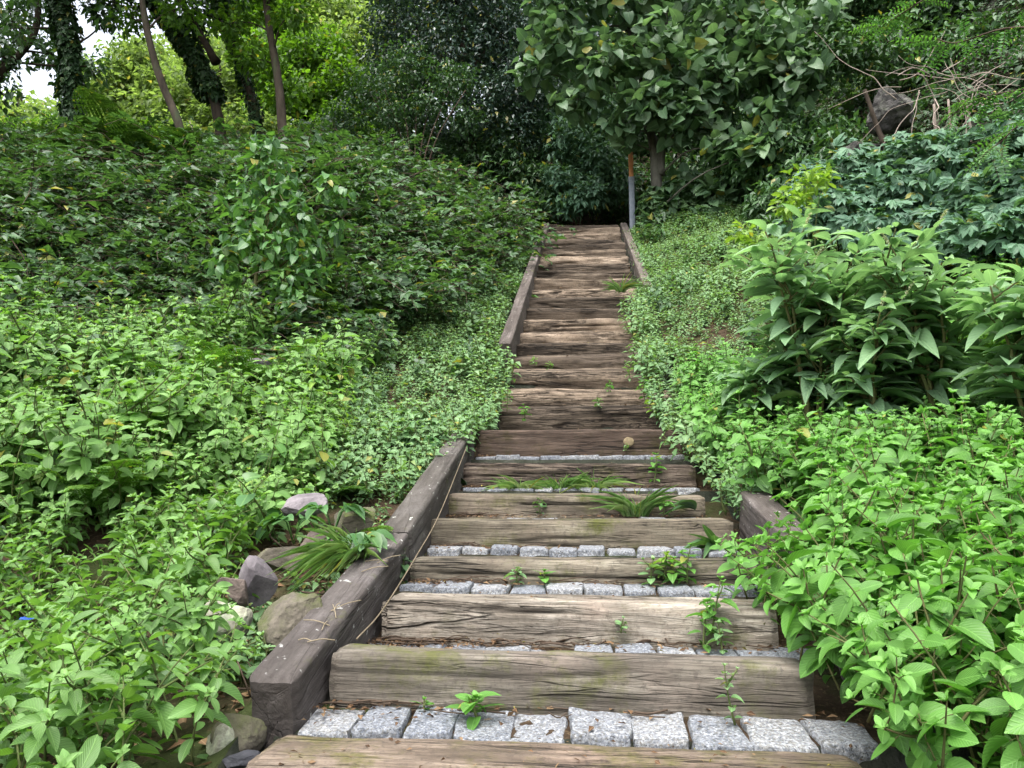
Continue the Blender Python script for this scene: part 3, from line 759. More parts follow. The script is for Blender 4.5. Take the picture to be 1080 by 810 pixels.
stone('dark outcrop below the grey boulder on the cliff', 905, 165, 10.3, (.42, .4, .26), 'cliff', 50, 0, 0, 12, .1, 'boulder')

# ------------------------------------------------------------------ post at the top
pb = P(667, 240, 13.95); pt = P(663.5, 84, 13.95)
post = tag(empty('marker_post', pb), 'square post with grey steel foot and peeling orange upper part', 'post')
def box_post(name, za, zb_, w, mat, seed):
    g = Geo(); zsx = np.linspace(za, zb_, 30); lean = (pt - pb) / (pt - pb)[2]
    pts = np.array([[lean[0] * z, lean[1] * z, z] for z in zsx]); k = 30
    ring = []
    for c in ((1, 1), (-1, 1), (-1, -1), (1, -1)):
        a0 = math.atan2(c[1], c[0])
        for t in (-.5, 0, .5): ring.append((c[0] * w * .8 + w * .2 * math.cos(a0 + t) * 1.3, c[1] * w * .8 + w * .2 * math.sin(a0 + t) * 1.3))
    ring = np.array(ring); kk = len(ring)
    V = pts[:, None] + np.concatenate([ring, np.zeros((kk, 1))], 1)[None] * (1 + (seed > 0) * .12 * vnoise(np.stack([np.tile(np.arange(kk), (k, 1)) * .6, np.tile(zsx[:, None] * 3, (1, kk)), np.full((k, kk), seed)], -1)))[..., None]
    i, j = np.meshgrid(np.arange(k - 1), np.arange(kk), indexing='ij'); j2 = (j + 1) % kk
    g.add(V, np.stack([i * kk + j, i * kk + j2, (i + 1) * kk + j2, (i + 1) * kk + j], -1))
    top = V[-1]; c = top.mean(0) + [0, 0, .01]; jj = np.arange(kk)
    g.add(np.concatenate([top, np.tile(c, (kk, 1))]), np.stack([jj, (jj + 1) % kk, kk + (jj + 1) % kk, kk + jj], -1))
    return g.build(name, M[mat], post, smooth=False)
hz = P(666, 188, 13.95)[2] - pb[2]
box_post('steel_foot', -.3, hz, .050, 'steel', 0)
box_post('orange_shaft', hz + .004, pt[2] - pb[2], .040, 'orange', 2.5)
box_post('collar', hz - .05, hz + .012, .057, 'steel', 0)
# ------------------------------------------------------------------ vegetation
def gz(x, y): return G(np.asarray(x, float), np.asarray(y, float), bed=False)
def r_(s): return np.random.default_rng(s)
BANK_L, BANK_R = -.90, .90

# prototypes of the leafy weeds (each: Empty > stem, leaves)
def proto(name, gs, gl, ms, ml):
    e = empty(name); gs.build('stem', M[ms], e); gl.build('leaves', M[ml], e); return e
def crowd(name, protos, spots, label, cat, group, r, s0=.8, s1=1.15, lean=None):
    """copies of whole plants, one per spot"""
    first = {}
    for q, (x, y, z) in enumerate(spots):
        k = int(r.integers(len(protos)))
        if k not in first: first[k] = True; o = protos[k]
        else: o = copy_tree(protos[k])
        o.location = (x, y, z); s = r.uniform(s0, s1)
        o.scale = (s, s, s)
        lx, ly = (lean(x, y) if lean else (0, 0))
        o.rotation_euler = (-ly + r.normal(0, .08), lx + r.normal(0, .08), r.uniform(0, 2 * PI))
        o.rotation_mode = 'ZYX' if False else 'XYZ'
        tag(o, label, cat, group)
    for k, p in enumerate(protos):
        if k not in first:
            for c in list(p.children): bpy.data.objects.remove(c)
            bpy.data.objects.remove(p)
def spots(r, n, x0, x1, y0, y1, mind, ok=None, tries=40):
    out = []
    for _ in range(n * tries):
        x, y = r.uniform(x0, x1), r.uniform(y0, y1)
        if ok is not None and not ok(x, y): continue
        if all((x - a) ** 2 + (y - b) ** 2 > mind ** 2 for a, b in out):
            out.append((x, y))
            if len(out) >= n: break
    return out
def onground(sp, dz=-.02): return [(x, y, float(gz(x, y)) + dz) for x, y in sp]

# 1 bright weeds spilling over the bottom right steps
r = r_(101)
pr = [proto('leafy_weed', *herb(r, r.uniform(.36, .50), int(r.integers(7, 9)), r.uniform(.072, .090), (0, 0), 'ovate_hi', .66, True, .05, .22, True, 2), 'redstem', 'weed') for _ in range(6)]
sp = onground(spots(r, 299, .64, 2.4, 1.5, 3.75, .055, lambda x, y: x < .30 + .56 * y and x > .80 - .03 * (y < 2.7) and not (y > 2.85 and x < 1.02)))
crowd('leafy_weed', pr, sp, 'bright green leafy weed in the thick crowd at the right of the bottom steps', 'weed', 'bright leafy weeds at the bottom right', r, .72, 1.12,
      lambda x, y: (-1.25 * max(0, 1.08 - x) * (1.25 - .2 * y) - .08, -.30 - .25 * r.random()))
# a lower fringe leaning out over the timber
pr = [proto('leafy_weed', *herb(r, r.uniform(.22, .32), 6, r.uniform(.06, .075), (0, 0), 'ovate_hi', .62, True, .2, .15, True, 1), 'redstem', 'weed') for _ in range(3)]
sp = [(x, y, float(np.interp(y, YS, zt)) - .06) for x, y in spots(r, 44, .62, .86, 1.7, 3.3, .06, lambda x, y: x > .585 + .05 * abs(y - 2.6))]
crowd('leafy_weed', pr, sp, 'small bright weed at the fringe between the right sleeper ends and the big weeds', 'weed', 'small bright weeds along the right sleeper ends', r, .6, 1.0, lambda x, y: (-.3, -.35))

# 2 nettle-like weeds at the bottom left
r = r_(202)
pr = [proto('nettle_weed', *herb(r, r.uniform(.34, .46), int(r.integers(8, 11)), r.uniform(.062, .080), (.10, -.05), 'ovate_hi', .52, True, .12, .15, True, 2), 'stem', 'nettle') for _ in range(6)]
def okL(x, y):
    if x > -.96 - max(0, 2.05 - y) * .0: return False
    if y > 2.28 and x > -1.02 - .30 * (y - 2.2) - .12: return False     # stones show here
    return x > -.66 - .82 * y
sp = onground(spots(r, 230, -3.4, -.93, 1.45, 3.7, .085, okL), -.03)
crowd('nettle_weed', pr, sp, 'light green pointed-leaf weed in the dense crowd at the bottom left', 'weed', 'pointed-leaf weeds at the bottom left', r, .7, 1.1, lambda x, y: (.15, -.28 - .2 * r.random()))

# 3 undergrowth that nobody could count -------------------------------------------------
def protos_geo(r, n, **kw):
    out = []
    for _ in range(n):
        gs, gl = herb(r, **kw(r) if callable(kw) else kw); g = Geo()
        V, Q, U, R, Mi = gl.cat(); g.add(V, Q, U, R, 0)
        V, Q, U, R, Mi = gs.cat(); g.add(V, Q, U, R, 1)
        out.append(g)
    return out
def mass(name, label, protos, r, n, box, ok, mats, s=(.7, 1.15), tilt=(0, 0), tj=.18, cat='undergrowth', hfun=None, dens=None, rough=.7):
    x = r.uniform(box[0], box[1], n); y = r.uniform(box[2], box[3], n)
    m = ok(x, y)
    if dens is not None: m &= r.random(n) < dens(x, y)
    x, y = x[m], y[m]; z = gz(x, y) - .03
    sc = r.uniform(s[0], s[1], len(x))
    if hfun is not None: sc = sc * hfun(x, y)
    k = r.integers(len(protos), size=len(x)); g = Geo()
    hn = fbm(np.stack([x * 1.6, y * 1.6, np.full_like(x, r.uniform(0, 50))], -1), 3); sc = sc * np.clip(1 + rough * 1.3 * hn, .45, 1.9)
    patch = .34 * fbm(np.stack([x * 1.1, y * 1.1, np.full_like(x, r.uniform(0, 50))], -1), 3)
    for q in range(len(protos)):
        s_ = k == q
        if s_.any():
            g.stamp(protos[q], r.uniform(0, 2 * PI, s_.sum()), sc[s_], np.stack([x[s_], y[s_], z[s_]], -1), np.stack([r.normal(tilt[0], tj, s_.sum()), r.normal(tilt[1], tj, s_.sum())], -1), patch[s_] + r.normal(0, .08, s_.sum()))
    o = g.build(name, mats); tag(o, label, cat, kind='stuff'); return o
def hp(r, n, h, nodes, L, wr=.62, tm='ovate_lo', rise=.2, low=.2, branch=0, opp=True, ros=True):
    out = []
    for _ in range(n):
        gs, gl = herb(r, r.uniform(*h), nodes, r.uniform(*L), (0, 0), tm, wr, opp, rise, low, ros, branch); g = Geo()
        V, Q, U, R, _m = gl.cat(); g.add(V, Q, U, R, 0); V, Q, U, R, _m = gs.cat(); g.add(V, Q, U, R, 1); out.append(g)
    return out
r = r_(303)
# right bank: same bright weeds further back
P1 = hp(r, 6, (.30, .44), 8, (.055, .070), .64, 'ovate_md', .15, .2, 1)
def okR(x, y): return (x > .86 + .24 * sstep(4.0, 3.7, y)) & (x < 1.3 + .62 * y) & ~((x < .62 + .44 * y) & (y < 3.6))
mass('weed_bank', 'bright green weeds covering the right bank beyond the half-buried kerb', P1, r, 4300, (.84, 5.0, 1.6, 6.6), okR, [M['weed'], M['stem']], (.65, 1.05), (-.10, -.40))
P1s = hp(r, 5, (.16, .26), 6, (.042, .052), .66, 'ovate_lo', .15, .15, 1)
def okR2(x, y):
    edge = .80 + .07 * fbm(np.stack([y * 2.2, y * 0, y * 0], -1), 2) - .09 - .11 * sstep(4.8, 6.2, y) * sstep(10.4, 8.6, y) + .23 * sstep(9.2, 10.6, y)
    return (x > edge) & (x < 1.0 + .35 * y) & (y > 3.9)
mass('ground_cover', 'small-leaved green ground cover along the right side of the upper steps', P1s, r, 5200, (.5, 3.4, 3.9, 13.6), okR2, [M['cover'], M['stem']], (.7, 1.25), (-.1, -.35))
# small cover between the nettles and the upper-left kerb
P2 = hp(r, 6, (.15, .26), 6, (.038, .05), .68, 'ovate_lo', .15, .12, 1)
def okL2(x, y):
    edge = -.80 + .06 * fbm(np.stack([y * 2.0, y * 0 + 9, y * 0], -1), 2) + .17 * sstep(5.2, 5.8, y) * (1 - sstep(6.9, 7.3, y)) - .09 * sstep(5.2, 4.4, y) - .02 * sstep(7.0, 7.6, y) + .12 * sstep(7.5, 13.7, y)
    return (x < edge) & (x > -1.0 - .30 * y - .5 * fbm(np.stack([x, y, x * 0], -1), 2)) & (y > 4.1 + .0 * x)
mass('ground_cover', 'small-leaved green ground cover between the leafy bank and the left kerb of the upper steps', P2, r, 9500, (-4.6, -.55, 4.1, 13.4), okL2, [M['cover'], M['stem']], (.65, 1.3), (.05, -.35))
# bright mid-left nettles
P3 = hp(r, 7, (.34, .60), 9, (.055, .088), .62, 'ovate_md', .05, .2, 1)
def okL3(x, y):
    return (x < -1.08 - .22 * np.maximum(y - 2.4, 0) + .5 * fbm(np.stack([x, y, x * 0 + 4], -1), 2) * (y > 4)) & (x > -.7 - .86 * y) & ~((y < 3.7) & (x > -.66 - .82 * y))
mass('nettle_bank', 'fresh green nettle-like weeds covering the middle of the left bank', P3, r, 4300, (-6.4, -1.1, 3.2, 7.2), okL3, [M['nettle'], M['stem']], (.6, 1.15), (.12, -.38), .2,
     dens=lambda x, y: np.clip(1.15 - .34 * (y - 4.6), .06, 1) * np.clip(.85 + 1.6 * fbm(np.stack([x * 1.4, y * 1.4, x * 0 + 31], -1), 3), .1, 1))
# other kinds mixed into the left bank: heart leaves, three-part leaves, tall thin stems
P7 = hp(r, 5, (.30, .55), 6, (.06, .09), .85, 'heart_md', .0, .25, 0, False, False)
def clump(k, lo): return lambda x, y: np.clip(lo + 2.2 * fbm(np.stack([x * 1.3, y * 1.3, x * 0 + k], -1), 3), 0, 1)
mass('broadleaf_weeds', 'patches of heart-shaped blue-green leaves mixed into the left bank', P7, r, 900, (-6.5, -1.2, 3.6, 9), lambda x, y: (x < -1.15 - .20 * np.maximum(y - 2.4, 0)) & (x > -.9 - .86 * y), [M['ivyfresh'], M['stem']], (.6, 1.15), (.12, -.5), .3, dens=clump(3.3, .25))
P8 = hp(r, 5, (.45, .75), 12, (.055, .075), .42, 'ovate_lo', .2, .15, 1)
mass('tall_thin_weeds', 'taller narrow-leaved stems standing above the weeds of the left bank', P8, r, 700, (-6.5, -1.2, 3.4, 9.5), lambda x, y: (x < -1.2 - .24 * np.maximum(y - 2.4, 0)) & (x > -.9 - .86 * y), [M['lime'], M['stem']], (.6, 1.1), (.1, -.25), .25, dens=clump(8.1, .1))
P9 = hp(r, 4, (.22, .36), 6, (.06, .085), .8, 'heart_lo', .1, .2, 1)
mass('broadleaf_weeds', 'rounder darker leaves mixed into the small ground cover left of the upper steps', P9, r, 650, (-4.2, -.85, 4.6, 13), lambda x, y: (x < -.95) & (x > -1.0 - .3 * y), [M['shade'], M['stem']], (.6, 1.3), (.05, -.4), .3, dens=clump(5.5, .15))
mass('broadleaf_weeds', 'rounder darker leaves mixed into the ground cover right of the upper steps', P9, r, 420, (.95, 3.2, 4.6, 13), lambda x, y: x < 1.0 + .3 * y, [M['shade'], M['stem']], (.6, 1.3), (-.05, -.4), .3, dens=clump(15.5, .15))
# dark brambles on the upper left
def bramble(r):
    g = Geo(); n = int(r.integers(3, 5))
    for _ in range(n):
        az = r.uniform(0, 2 * PI); L = r.uniform(.7, 1.2); t = np.linspace(0, 1, 9)[:, None]
        d = np.array([math.cos(az), math.sin(az), 0])
        pts = d * L * t * .9 + np.array([0, 0, 1]) * L * (1.05 * t - .75 * t * t) + r.normal(0, .015, (9, 3))
        tube(g, pts, np.linspace(.005, .002, 9), 4, 1, .5, cap=False)
        x = np.linspace(.15, 1, 11) * 8; i = np.minimum(x.astype(int), 7); f = (x - i)[:, None]; b = pts[i] * (1 - f) + pts[i + 1] * f
        a2 = r.uniform(0, 2 * PI, 11); D = np.stack([np.cos(a2), np.sin(a2), r.uniform(-.1, .45, 11)], -1); N = np.array([0, 0, 1.]) + r.normal(0, .3, (11, 3))
        b = b + unit(D) * .05
        palmate(g, r, b, unit(D), unit(N - unit(D) * np.sum(N * unit(D), 1, keepdims=True)), np.full(11, r.uniform(.075, .10)), np.full(11, .062), np.clip(r.normal(.45, .2, 11), 0, 1), 'ovate_lo', 0, 3, 2.4)
    return g
BR = [bramble(r) for _ in range(6)]
def okB(x, y): return (x < -2.75 + .12 * y - .45 * sstep(9.5, 12, y) + .6 * fbm(np.stack([x * .8, y * .8, x * 0 + 2], -1), 2)) & (x > -1.0 - .9 * y)
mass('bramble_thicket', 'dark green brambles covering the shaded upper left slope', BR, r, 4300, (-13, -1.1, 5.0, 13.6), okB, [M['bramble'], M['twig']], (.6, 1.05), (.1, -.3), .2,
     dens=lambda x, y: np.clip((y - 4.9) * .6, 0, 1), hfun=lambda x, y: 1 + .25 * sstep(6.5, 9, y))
P4 = hp(r, 5, (.3, .5), 6, (.09, .13), .8, 'heart_lo', .1, .3, 0, False, False)
mass('leafy_undergrowth', 'broad-leaved undergrowth mixed among the brambles on the left slope', P4, r, 1100, (-12, -1.9, 4.8, 13.6), lambda x, y: (x < -1.5 - .16 * y) & (x > -1.0 - .9 * y), [M['shade'], M['stem']], (.6, 1.2), (.1, -.4), .2)
P5 = hp(r, 5, (.18, .32), 5, (.06, .08), .7, 'ovate_lo', .1, .25, 1)
def okT(x, y): return ((np.abs(x - .1) > 1.05) | (y > 15.2)) & (np.abs(x) < 2 + .7 * y)
mass('ground_cover', 'dim green ground cover on the level ground under the trees', P5, r, 9000, (-16, 9, 13.0, 30), okT, [M['shade'], M['stem']], (.9, 1.9))
# shaded cover on the cliff side
def okC(x, y): return (x > 2.2 + .05 * y) & (x < 3.2 + .75 * y)
mass('cliff_ivy', 'dark ivy and creepers clinging to the cliff at the right', hp(r, 4, (.12, .22), 6, (.06, .08), .85, 'heart_lo', .0, .1, 1, False, False), r, 19000, (2.4, 12, 3.0, 19), okC, [M['ivy'], M['twig']], (.7, 1.3), (-.3, -.3), .3,
     dens=lambda x, y: np.clip(1.5 + 1.2 * fbm(np.stack([x * .8, y * .8, x * 0 + 7], -1), 2), 0, 1))

# 4 individual plants ------------------------------------------------------------------
def plant(name, label, cat, loc, gs, gl, ms, ml, group=None, stem='stem', leaf='leaves', rz=0):
    e = empty(name, loc, rz)
    if gs is not None: gs.build(stem, M[ms], e)
    gl.build(leaf, M[ml], e)
    return tag(e, label, cat, group)
def at_ground(px, py, Y, dz=-.03):
    p = P(px, py, Y); return np.array([p[0], Y, float(gz(p[0], Y)) + dz])
# tall large-leaved weeds (stems, lance leaves, flower spikes)
def tall_weed(r, h, ns, L, lean):
    gs, gl, fl = Geo(), Geo(), []
    for s in range(ns):
        az = r.uniform(0, 2 * PI); sp = r.uniform(.12, .42)
        hh = h * r.uniform(.75, 1.0); t = np.linspace(0, 1, 10)[:, None]
        tip = np.array([math.cos(az) * sp + lean[0], math.sin(az) * sp + lean[1], 1.0]) * hh
        pts = tip * t + np.array([0, 0, .12]) * hh * np.sin(PI * t) + r.normal(0, .008, (10, 3)) * (t > .1)
        tube(gs, pts, np.linspace(.013, .004, 10), 6, 0, .5)
        for q in range(22):
            f = .18 + .82 * q / 21; x = f * 9; i = min(int(x), 8); p = pts[i] * (1 - (x - i)) + pts[i + 1] * (x - i)
            a = q * 2.4 + r.normal(0, .3); el = r.uniform(-.1, .5) + .5 * (q > 19)
            if q in (4, 6, 8, 10, 12, 14, 16, 18) :   # side shoot
                d = unit(np.array([math.cos(a), math.sin(a), .75])); ll = hh * .22
                sh = p + d * ll * np.linspace(0, 1, 5)[:, None]; tube(gs, sh, np.linspace(.006, .003, 5), 4, 0, .5)
                for w in range(8):
                    a2 = w * 2.4; pp = sh[min(1 + w // 2, 4)]; d2 = unit(np.array([math.cos(a2), math.sin(a2), r.uniform(-.05, .5)]) + d * .5)
                    l2 = L * r.uniform(.45, .85) * (.6 if w > 5 else 1); leaves(gl, 'lance_hi', pp[None] + d2 * .02, d2[None], np.array([[0, -.15, 1.]]) + r.normal(0, .25, (1, 3)), l2, l2 * .45, np.clip(.45 + .06 * w + r.normal(0, .1), 0, 1), 0)
                if q > 13: fl.append((sh[-1], unit(d + [0, 0, .4]), r.uniform(.09, .13)))
            d = np.array([math.cos(a) * math.cos(el), math.sin(a) * math.cos(el), math.sin(el)])
            l1 = L * (1.15 - .5 * max(0, f - .7) / .3) * r.uniform(.8, 1.1)
            leaves(gl, 'lance_hi', (p + d * .03)[None], d[None], np.array([[-d[0] * .4, -d[1] * .4 - .15, 1.]]) + r.normal(0, .2, (1, 3)), l1, l1 * .45, np.clip(.25 + .55 * f + r.normal(0, .1), 0, 1), 0)
        if s % 2 == 0: fl.append((pts[-1], unit(pts[-1] - pts[-2]), r.uniform(.10, .15)))
    return gs, gl, fl
r = r_(404)
TW = [((850, 330, 4.7), 1.40, 8, .20, (.0, -.06), 'tallest large-leaved weed with pointed leaves, topped by small flower spikes, right of the steps'),
      ((985, 380, 4.4), 1.15, 7, .19, (.02, -.08), 'large-leaved weed with pale flower spikes at the right edge beside the fern'),
      ((1080, 400, 4.0), 1.05, 6, .21, (.05, -.08), 'large-leaved weed cut off by the right edge of the photo'),
      ((785, 360, 5.0), .62, 6, .16, (.02, -.08), 'shorter large-leaved weed leaning towards the steps, left of the tallest one'),
      ((915, 400, 4.5), .90, 7, .18, (0, -.1), 'large-leaved weed standing between the tallest one and the right-edge ones')]
for (px, py, Y), h, ns, L, lean, lab in TW:
    gs, gl, fl = tall_weed(r, h, ns, L, lean)
    e = plant('tall_weed', lab, 'weed', at_ground(px, py, Y), gs, gl, 'redstem', 'poke', 'large-leaved weeds on the right bank')
    for p, d, L2 in fl[:7]:
        g = Geo(); tube(g, p + d * np.linspace(0, L2, 5)[:, None], .0022, 4, 0, .5)
        n = 70; tt = r.uniform(.2, 1, n); a = unit(r.normal(0, 1, (n, 3)))
        leaves(g, 'ellip_lo', p + d * (tt * L2)[:, None], a + d * .3, r.normal(0, 1, (n, 3)), .012, .009, r.uniform(0, 1, n), 0)
        g.build('flower_spike', M['flower'], e)
# sprigs and fallen leaves among the stones by the kerb
r = r_(454); g = Geo(); n = 420
x = r.uniform(-1.55, -.88, n); y = r.uniform(1.75, 3.9, n); z = gz(x, y) + .012
leaves(g, 'ellip_lo', np.stack([x, y, z], -1), r.normal(0, 1, (n, 3)) * [1, 1, .2], np.array([0, -.3, 1.]) + r.normal(0, .4, (n, 3)), r.uniform(.015, .06, n), r.uniform(.012, .03, n), r.uniform(0, 1, n), 0)
for _ in range(60):
    p0 = np.array([r.uniform(-1.5, -.9), r.uniform(1.8, 3.8), 0]); p0[2] = float(gz(p0[0], p0[1])) + .03; d = r.normal(0, .12, 3) * [1, 1, .4]; tube(g, spline([p0, p0 + d * .5 + r.normal(0, .02, 3), p0 + d], 6), r.uniform(.0015, .004), 4, 1)
tag(g.build('leaf_litter', [M['litter'], M['twig']]), 'dead leaves and twigs between the stones by the left kerb', 'litter', kind='stuff')
P6 = hp(r, 5, (.08, .16), 5, (.03, .05), .75, 'ovate_md', .15, .1, 1)
mass('ground_cover', 'sparse small weeds between the stones beside the left kerb', P6, r, 420, (-1.7, -.9, 1.7, 4.2), lambda x, y: x > -1.75 + .0 * y, [M['cover'], M['stem']], (.6, 1.2), (0, -.3), .25,
     dens=lambda x, y: np.clip(.5 + 1.5 * fbm(np.stack([x * 3, y * 3, x * 0 + 7], -1), 2), 0, 1))
# ferns
r = r_(505)
FR = [((345, 470, 4.1), .42, 9, 'fern', 'small green fern low on the bank above the stones', 0), ((110, 505, 3.7), .50, 9, 'fern', 'green fern among pointed weeds near the left edge', .12),
      ((190, 420, 5.0), .55, 9, 'fern', 'bright green fern in the middle of the left bank', .15), ((255, 395, 5.3), .6, 10, 'fern', 'light green fern left of the violet stone on the bank', .22),
      ((360, 330, 7.2), .62, 10, 'fern', 'mid green fern to the right of the tall vine-covered sapling', .1), ((305, 365, 5.9), .55, 9, 'fern', 'yellow-green fern at the foot of the vine-covered sapling', .18),
      ((1010, 350, 4.9), .75, 11, 'fern', 'green fern behind the large-leaved weeds at the right edge', .25), ((1065, 430, 4.3), .6, 9, 'darkfern', 'dark fern low at the right edge of the photo', .05),
      ((440, 260, 9.5), .7, 9, 'darkfern', 'dark fern on the crest of the left bank', .05), ((500, 240, 10.8), .6, 8, 'fern', 'small fern near the end of the crest left of the upper steps', .05),
      ((130, 215, 10.4), 1.5, 12, 'darkfern', 'large dark fern left of the leaning bare trunk', .2), ((165, 205, 10.2), 1.35, 11, 'darkfern', 'large dark fern against the foot of the leaning bare trunk', .2),
      ((100, 215, 10.8), 1.3, 11, 'darkfern', 'large dark fern right of the ivy-covered left trunk', .2), ((380, 560, 3.35), .3, 7, 'fern', 'tiny feathery fern on the bank above the flat slab', .0)]
for (px, py, Y), L, nf, mt, lab, dz in FR:
    gs, gl = fern(r, nf, L, pairs=26 if L < 1 else 34, up=1.05)
    plant('fern', lab, 'fern', at_ground(px, py, Y, dz), gs, gl, 'stem', mt, 'ferns on the banks', 'stalks', 'fronds')
# young sapling smothered in bindweed on the left bank
r = r_(606)
b0 = at_ground(268, 335, 6.5)
def rel(px, py, Y): return P(px, py, Y) - b0
gs, gl = Geo(), Geo()
main = spline([np.zeros(3), rel(272, 270, 6.45), rel(285, 225, 6.5), rel(283, 165, 6.55)], 14); tube(gs, main, np.linspace(.022, .007, 14), 6, 0)
s2 = spline([main[3], rel(318, 260, 6.4), rel(305, 225, 6.35), rel(295, 205, 6.35)], 8); tube(gs, s2, np.linspace(.012, .004, 8), 5, 0)
s3 = spline([main[6], rel(320, 215, 6.4), rel(350, 195, 6.4)], 8); tube(gs, s3, np.linspace(.010, .003, 8), 5, 0)
cl = [(*rel(px, py, Y), rr) for px, py, Y, rr in ((275, 165, 6.5, .17), (290, 185, 6.45, .2), (300, 215, 6.4, .22), (270, 230, 6.4, .22), (315, 235, 6.4, .2), (345, 195, 6.4, .13), (285, 260, 6.35, .24), (320, 265, 6.4, .2), (262, 200, 6.5, .18), (250, 255, 6.4, .17), (335, 290, 6.4, .15), (300, 300, 6.3, .16), (362, 205, 6.4, .10), (240, 215, 6.4, .10), (282, 150, 6.5, .12), (310, 320, 6.3, .13), (355, 240, 6.4, .12), (235, 275, 6.4, .14))]
canopy(gl, r, cl, 900, .085, 'heart_md', .78, 0, .9, .55)
for c in cl: tube(gs, spline([main[r.integers(4, 11)], np.array(c[:3])], 4), np.linspace(.006, .002, 4), 4, 0)
plant('sapling', 'young sapling hung with bindweed leaves rising from the left bank', 'sapling', b0, gs, gl, 'redstem', 'ivyfresh')
# grass tufts and the small weeds rooted between treads
r = r_(707)
def small(name, label, cat, p, g, mt, group=None):
    o = g.build(name, M[mt]); o.location = p; return tag(o, label, cat, group)
p = P(352, 612, 2.86); p[2] -= .04
small('grass_tuft', 'drooping pale green grass tuft lying against the left kerb beside the stones', 'grass', P(378, 585, 2.98) + np.array([-.01, 0, -.03]), tuft(r, 120, .25, (-.35, -1.3), .30, .003, .06), 'grass', 'grass tufts')
small('grass_tuft', 'wide green grass tuft growing across the front of the cracked dark sleeper', 'grass', P(548, 517, YS[5] - .07), tuft(r, 70, .15, (0, -.15), .9, .004, .10), 'grass', 'grass tufts')
small('grass_tuft', 'green grass tuft beside the wide one in front of the cracked dark sleeper', 'grass', P(592, 517, YS[5] - .07), tuft(r, 80, .16, (0, -.15), .9, .004, .10), 'grass', 'grass tufts')
small('grass_tuft', 'right end clump of grass in front of the cracked dark sleeper', 'grass', P(628, 516, YS[5] - .07), tuft(r, 50, .16, (.1, -.1), .8, .004, .07), 'grass', 'grass tufts')
small('grass_tuft', 'dry straw-coloured grass tuft in front of the sixth step at its right', 'grass', P(670, 545, YS[4] - .06), tuft(r, 60, .21, (0, -.15), .55, .003, .07), 'grass', 'grass tufts')
small('grass_tuft', 'small yellowish grass tuft on the right of the upper flight', 'grass', P(655, 308, 9.2), tuft(r, 40, .25, (-.1, -.1), .7, .006, .06), 'grass', 'grass tufts')
SW = [(503, 752, YS[0] - .10, 'small round-leaved weed rooted between setts in front of the second sleeper', 'heart_md', .05, .06, 5, 'weed'),
      (447, 746, YS[0] - .04, 'tiny seedling between two setts near the left end of the lowest sett row', 'ovate_md', .03, .03, 3, 'weed'),
      (775, 760, YS[0] - .09, 'thin pale weed with small leaves in front of the right end of the second sleeper', 'ovate_md', .16, .026, 7, 'cover'),
      (742, 680, YS[1] - .07, 'upright bright weed in front of the pale split sleeper at its right', 'ovate_md', .15, .05, 6, 'weed'),
      (762, 685, YS[1] - .12, 'low weed to the right of the upright one, before the pale split sleeper', 'ovate_md', .09, .04, 5, 'cover'),
      (655, 664, YS[1] - .03, 'tiny weed sprouting at the foot of the pale split sleeper', 'ovate_md', .05, .025, 4, 'cover'),
      (688, 617, YS[2] - .06, 'spreading weed of small leaves on the second lowest sett row, left one of the pair', 'ovate_md', .11, .045, 6, 'cover'),
      (712, 619, YS[2] - .06, 'spreading weed of small leaves on the second lowest sett row, right one of the pair', 'ovate_md', .12, .048, 6, 'weed'),
      (545, 613, YS[2] - .05, 'fine yellowish weed on top of the fourth step left of its middle', 'ovate_md', .06, .04, 5, 'cover'),
      (575, 613, YS[2] - .05, 'low leafy weed on top of the fourth step near its middle', 'heart_md', .05, .045, 4, 'weed'),
      (570, 540, YS[4] - .03, 'small dark weed at the foot of the sixth step', 'ovate_md', .08, .04, 4, 'bramble'),
      (660, 474, YS[6] - .04, 'tiny weed at the foot of the knotted sleeper', 'ovate_md', .05, .025, 4, 'cover'),
      (690, 507, YS[5] - .05, 'upright leafy weed before the right end of the cracked dark sleeper', 'ovate_md', .17, .055, 6, 'weed'),
      (700, 541, YS[4] - .05, 'bright sprig before the right end of the sixth step', 'ovate_md', .09, .045, 4, 'weed'),
      (630, 428, 6.15, 'small weed growing on the first brown step above the knot', 'ovate_md', .07, .04, 5, 'cover'),
      (642, 412, 6.5, 'leafy weed on the second brown step above the knot', 'ovate_md', .09, .045, 5, 'weed'),
      (563, 384, 7.0, 'low patch of pale weed at the left on the fourth brown step', 'ovate_md', .08, .04, 5, 'cover'),
      (580, 388, 6.9, 'low weed right of the pale patch on the fourth brown step', 'ovate_md', .06, .04, 4, 'cover'),
      (553, 442, 5.95, 'weed at the left foot of the first brown step above the knot', 'ovate_md', .12, .045, 5, 'weed')]
SW += [(665, 400, 6.85, 'weed clump at the right end of the third brown step above the knot', 'ovate_md', .16, .045, 6, 'cover'),
       (680, 420, 6.3, 'weed clump at the right end of the second brown step above the knot', 'ovate_md', .18, .05, 6, 'weed'),
       (688, 440, 6.0, 'yellowish weed clump at the right end of the first brown step above the knot', 'ovate_md', .17, .05, 6, 'lime'),
       (668, 372, 7.5, 'weed clump at the right end of the fourth brown step above the knot', 'ovate_md', .16, .05, 6, 'cover'),
       (660, 330, 8.7, 'weed clump at the right edge halfway up the upper flight', 'ovate_md', .2, .06, 6, 'cover'),
       (725, 612, YS[2] - .05, 'dense weed at the right end of the fourth step', 'ovate_md', .15, .05, 6, 'weed'),
       (700, 608, YS[2] - .04, 'yellow-green weed on the fourth step right of its middle', 'ovate_md', .10, .05, 6, 'lime'),
       (750, 668, YS[1] - .05, 'taller weed against the right part of the pale split sleeper', 'ovate_md', .19, .05, 7, 'weed'),
       (535, 432, 6.05, 'weed tuft at the left end of the first brown step above the knot', 'ovate_md', .20, .05, 7, 'cover')]
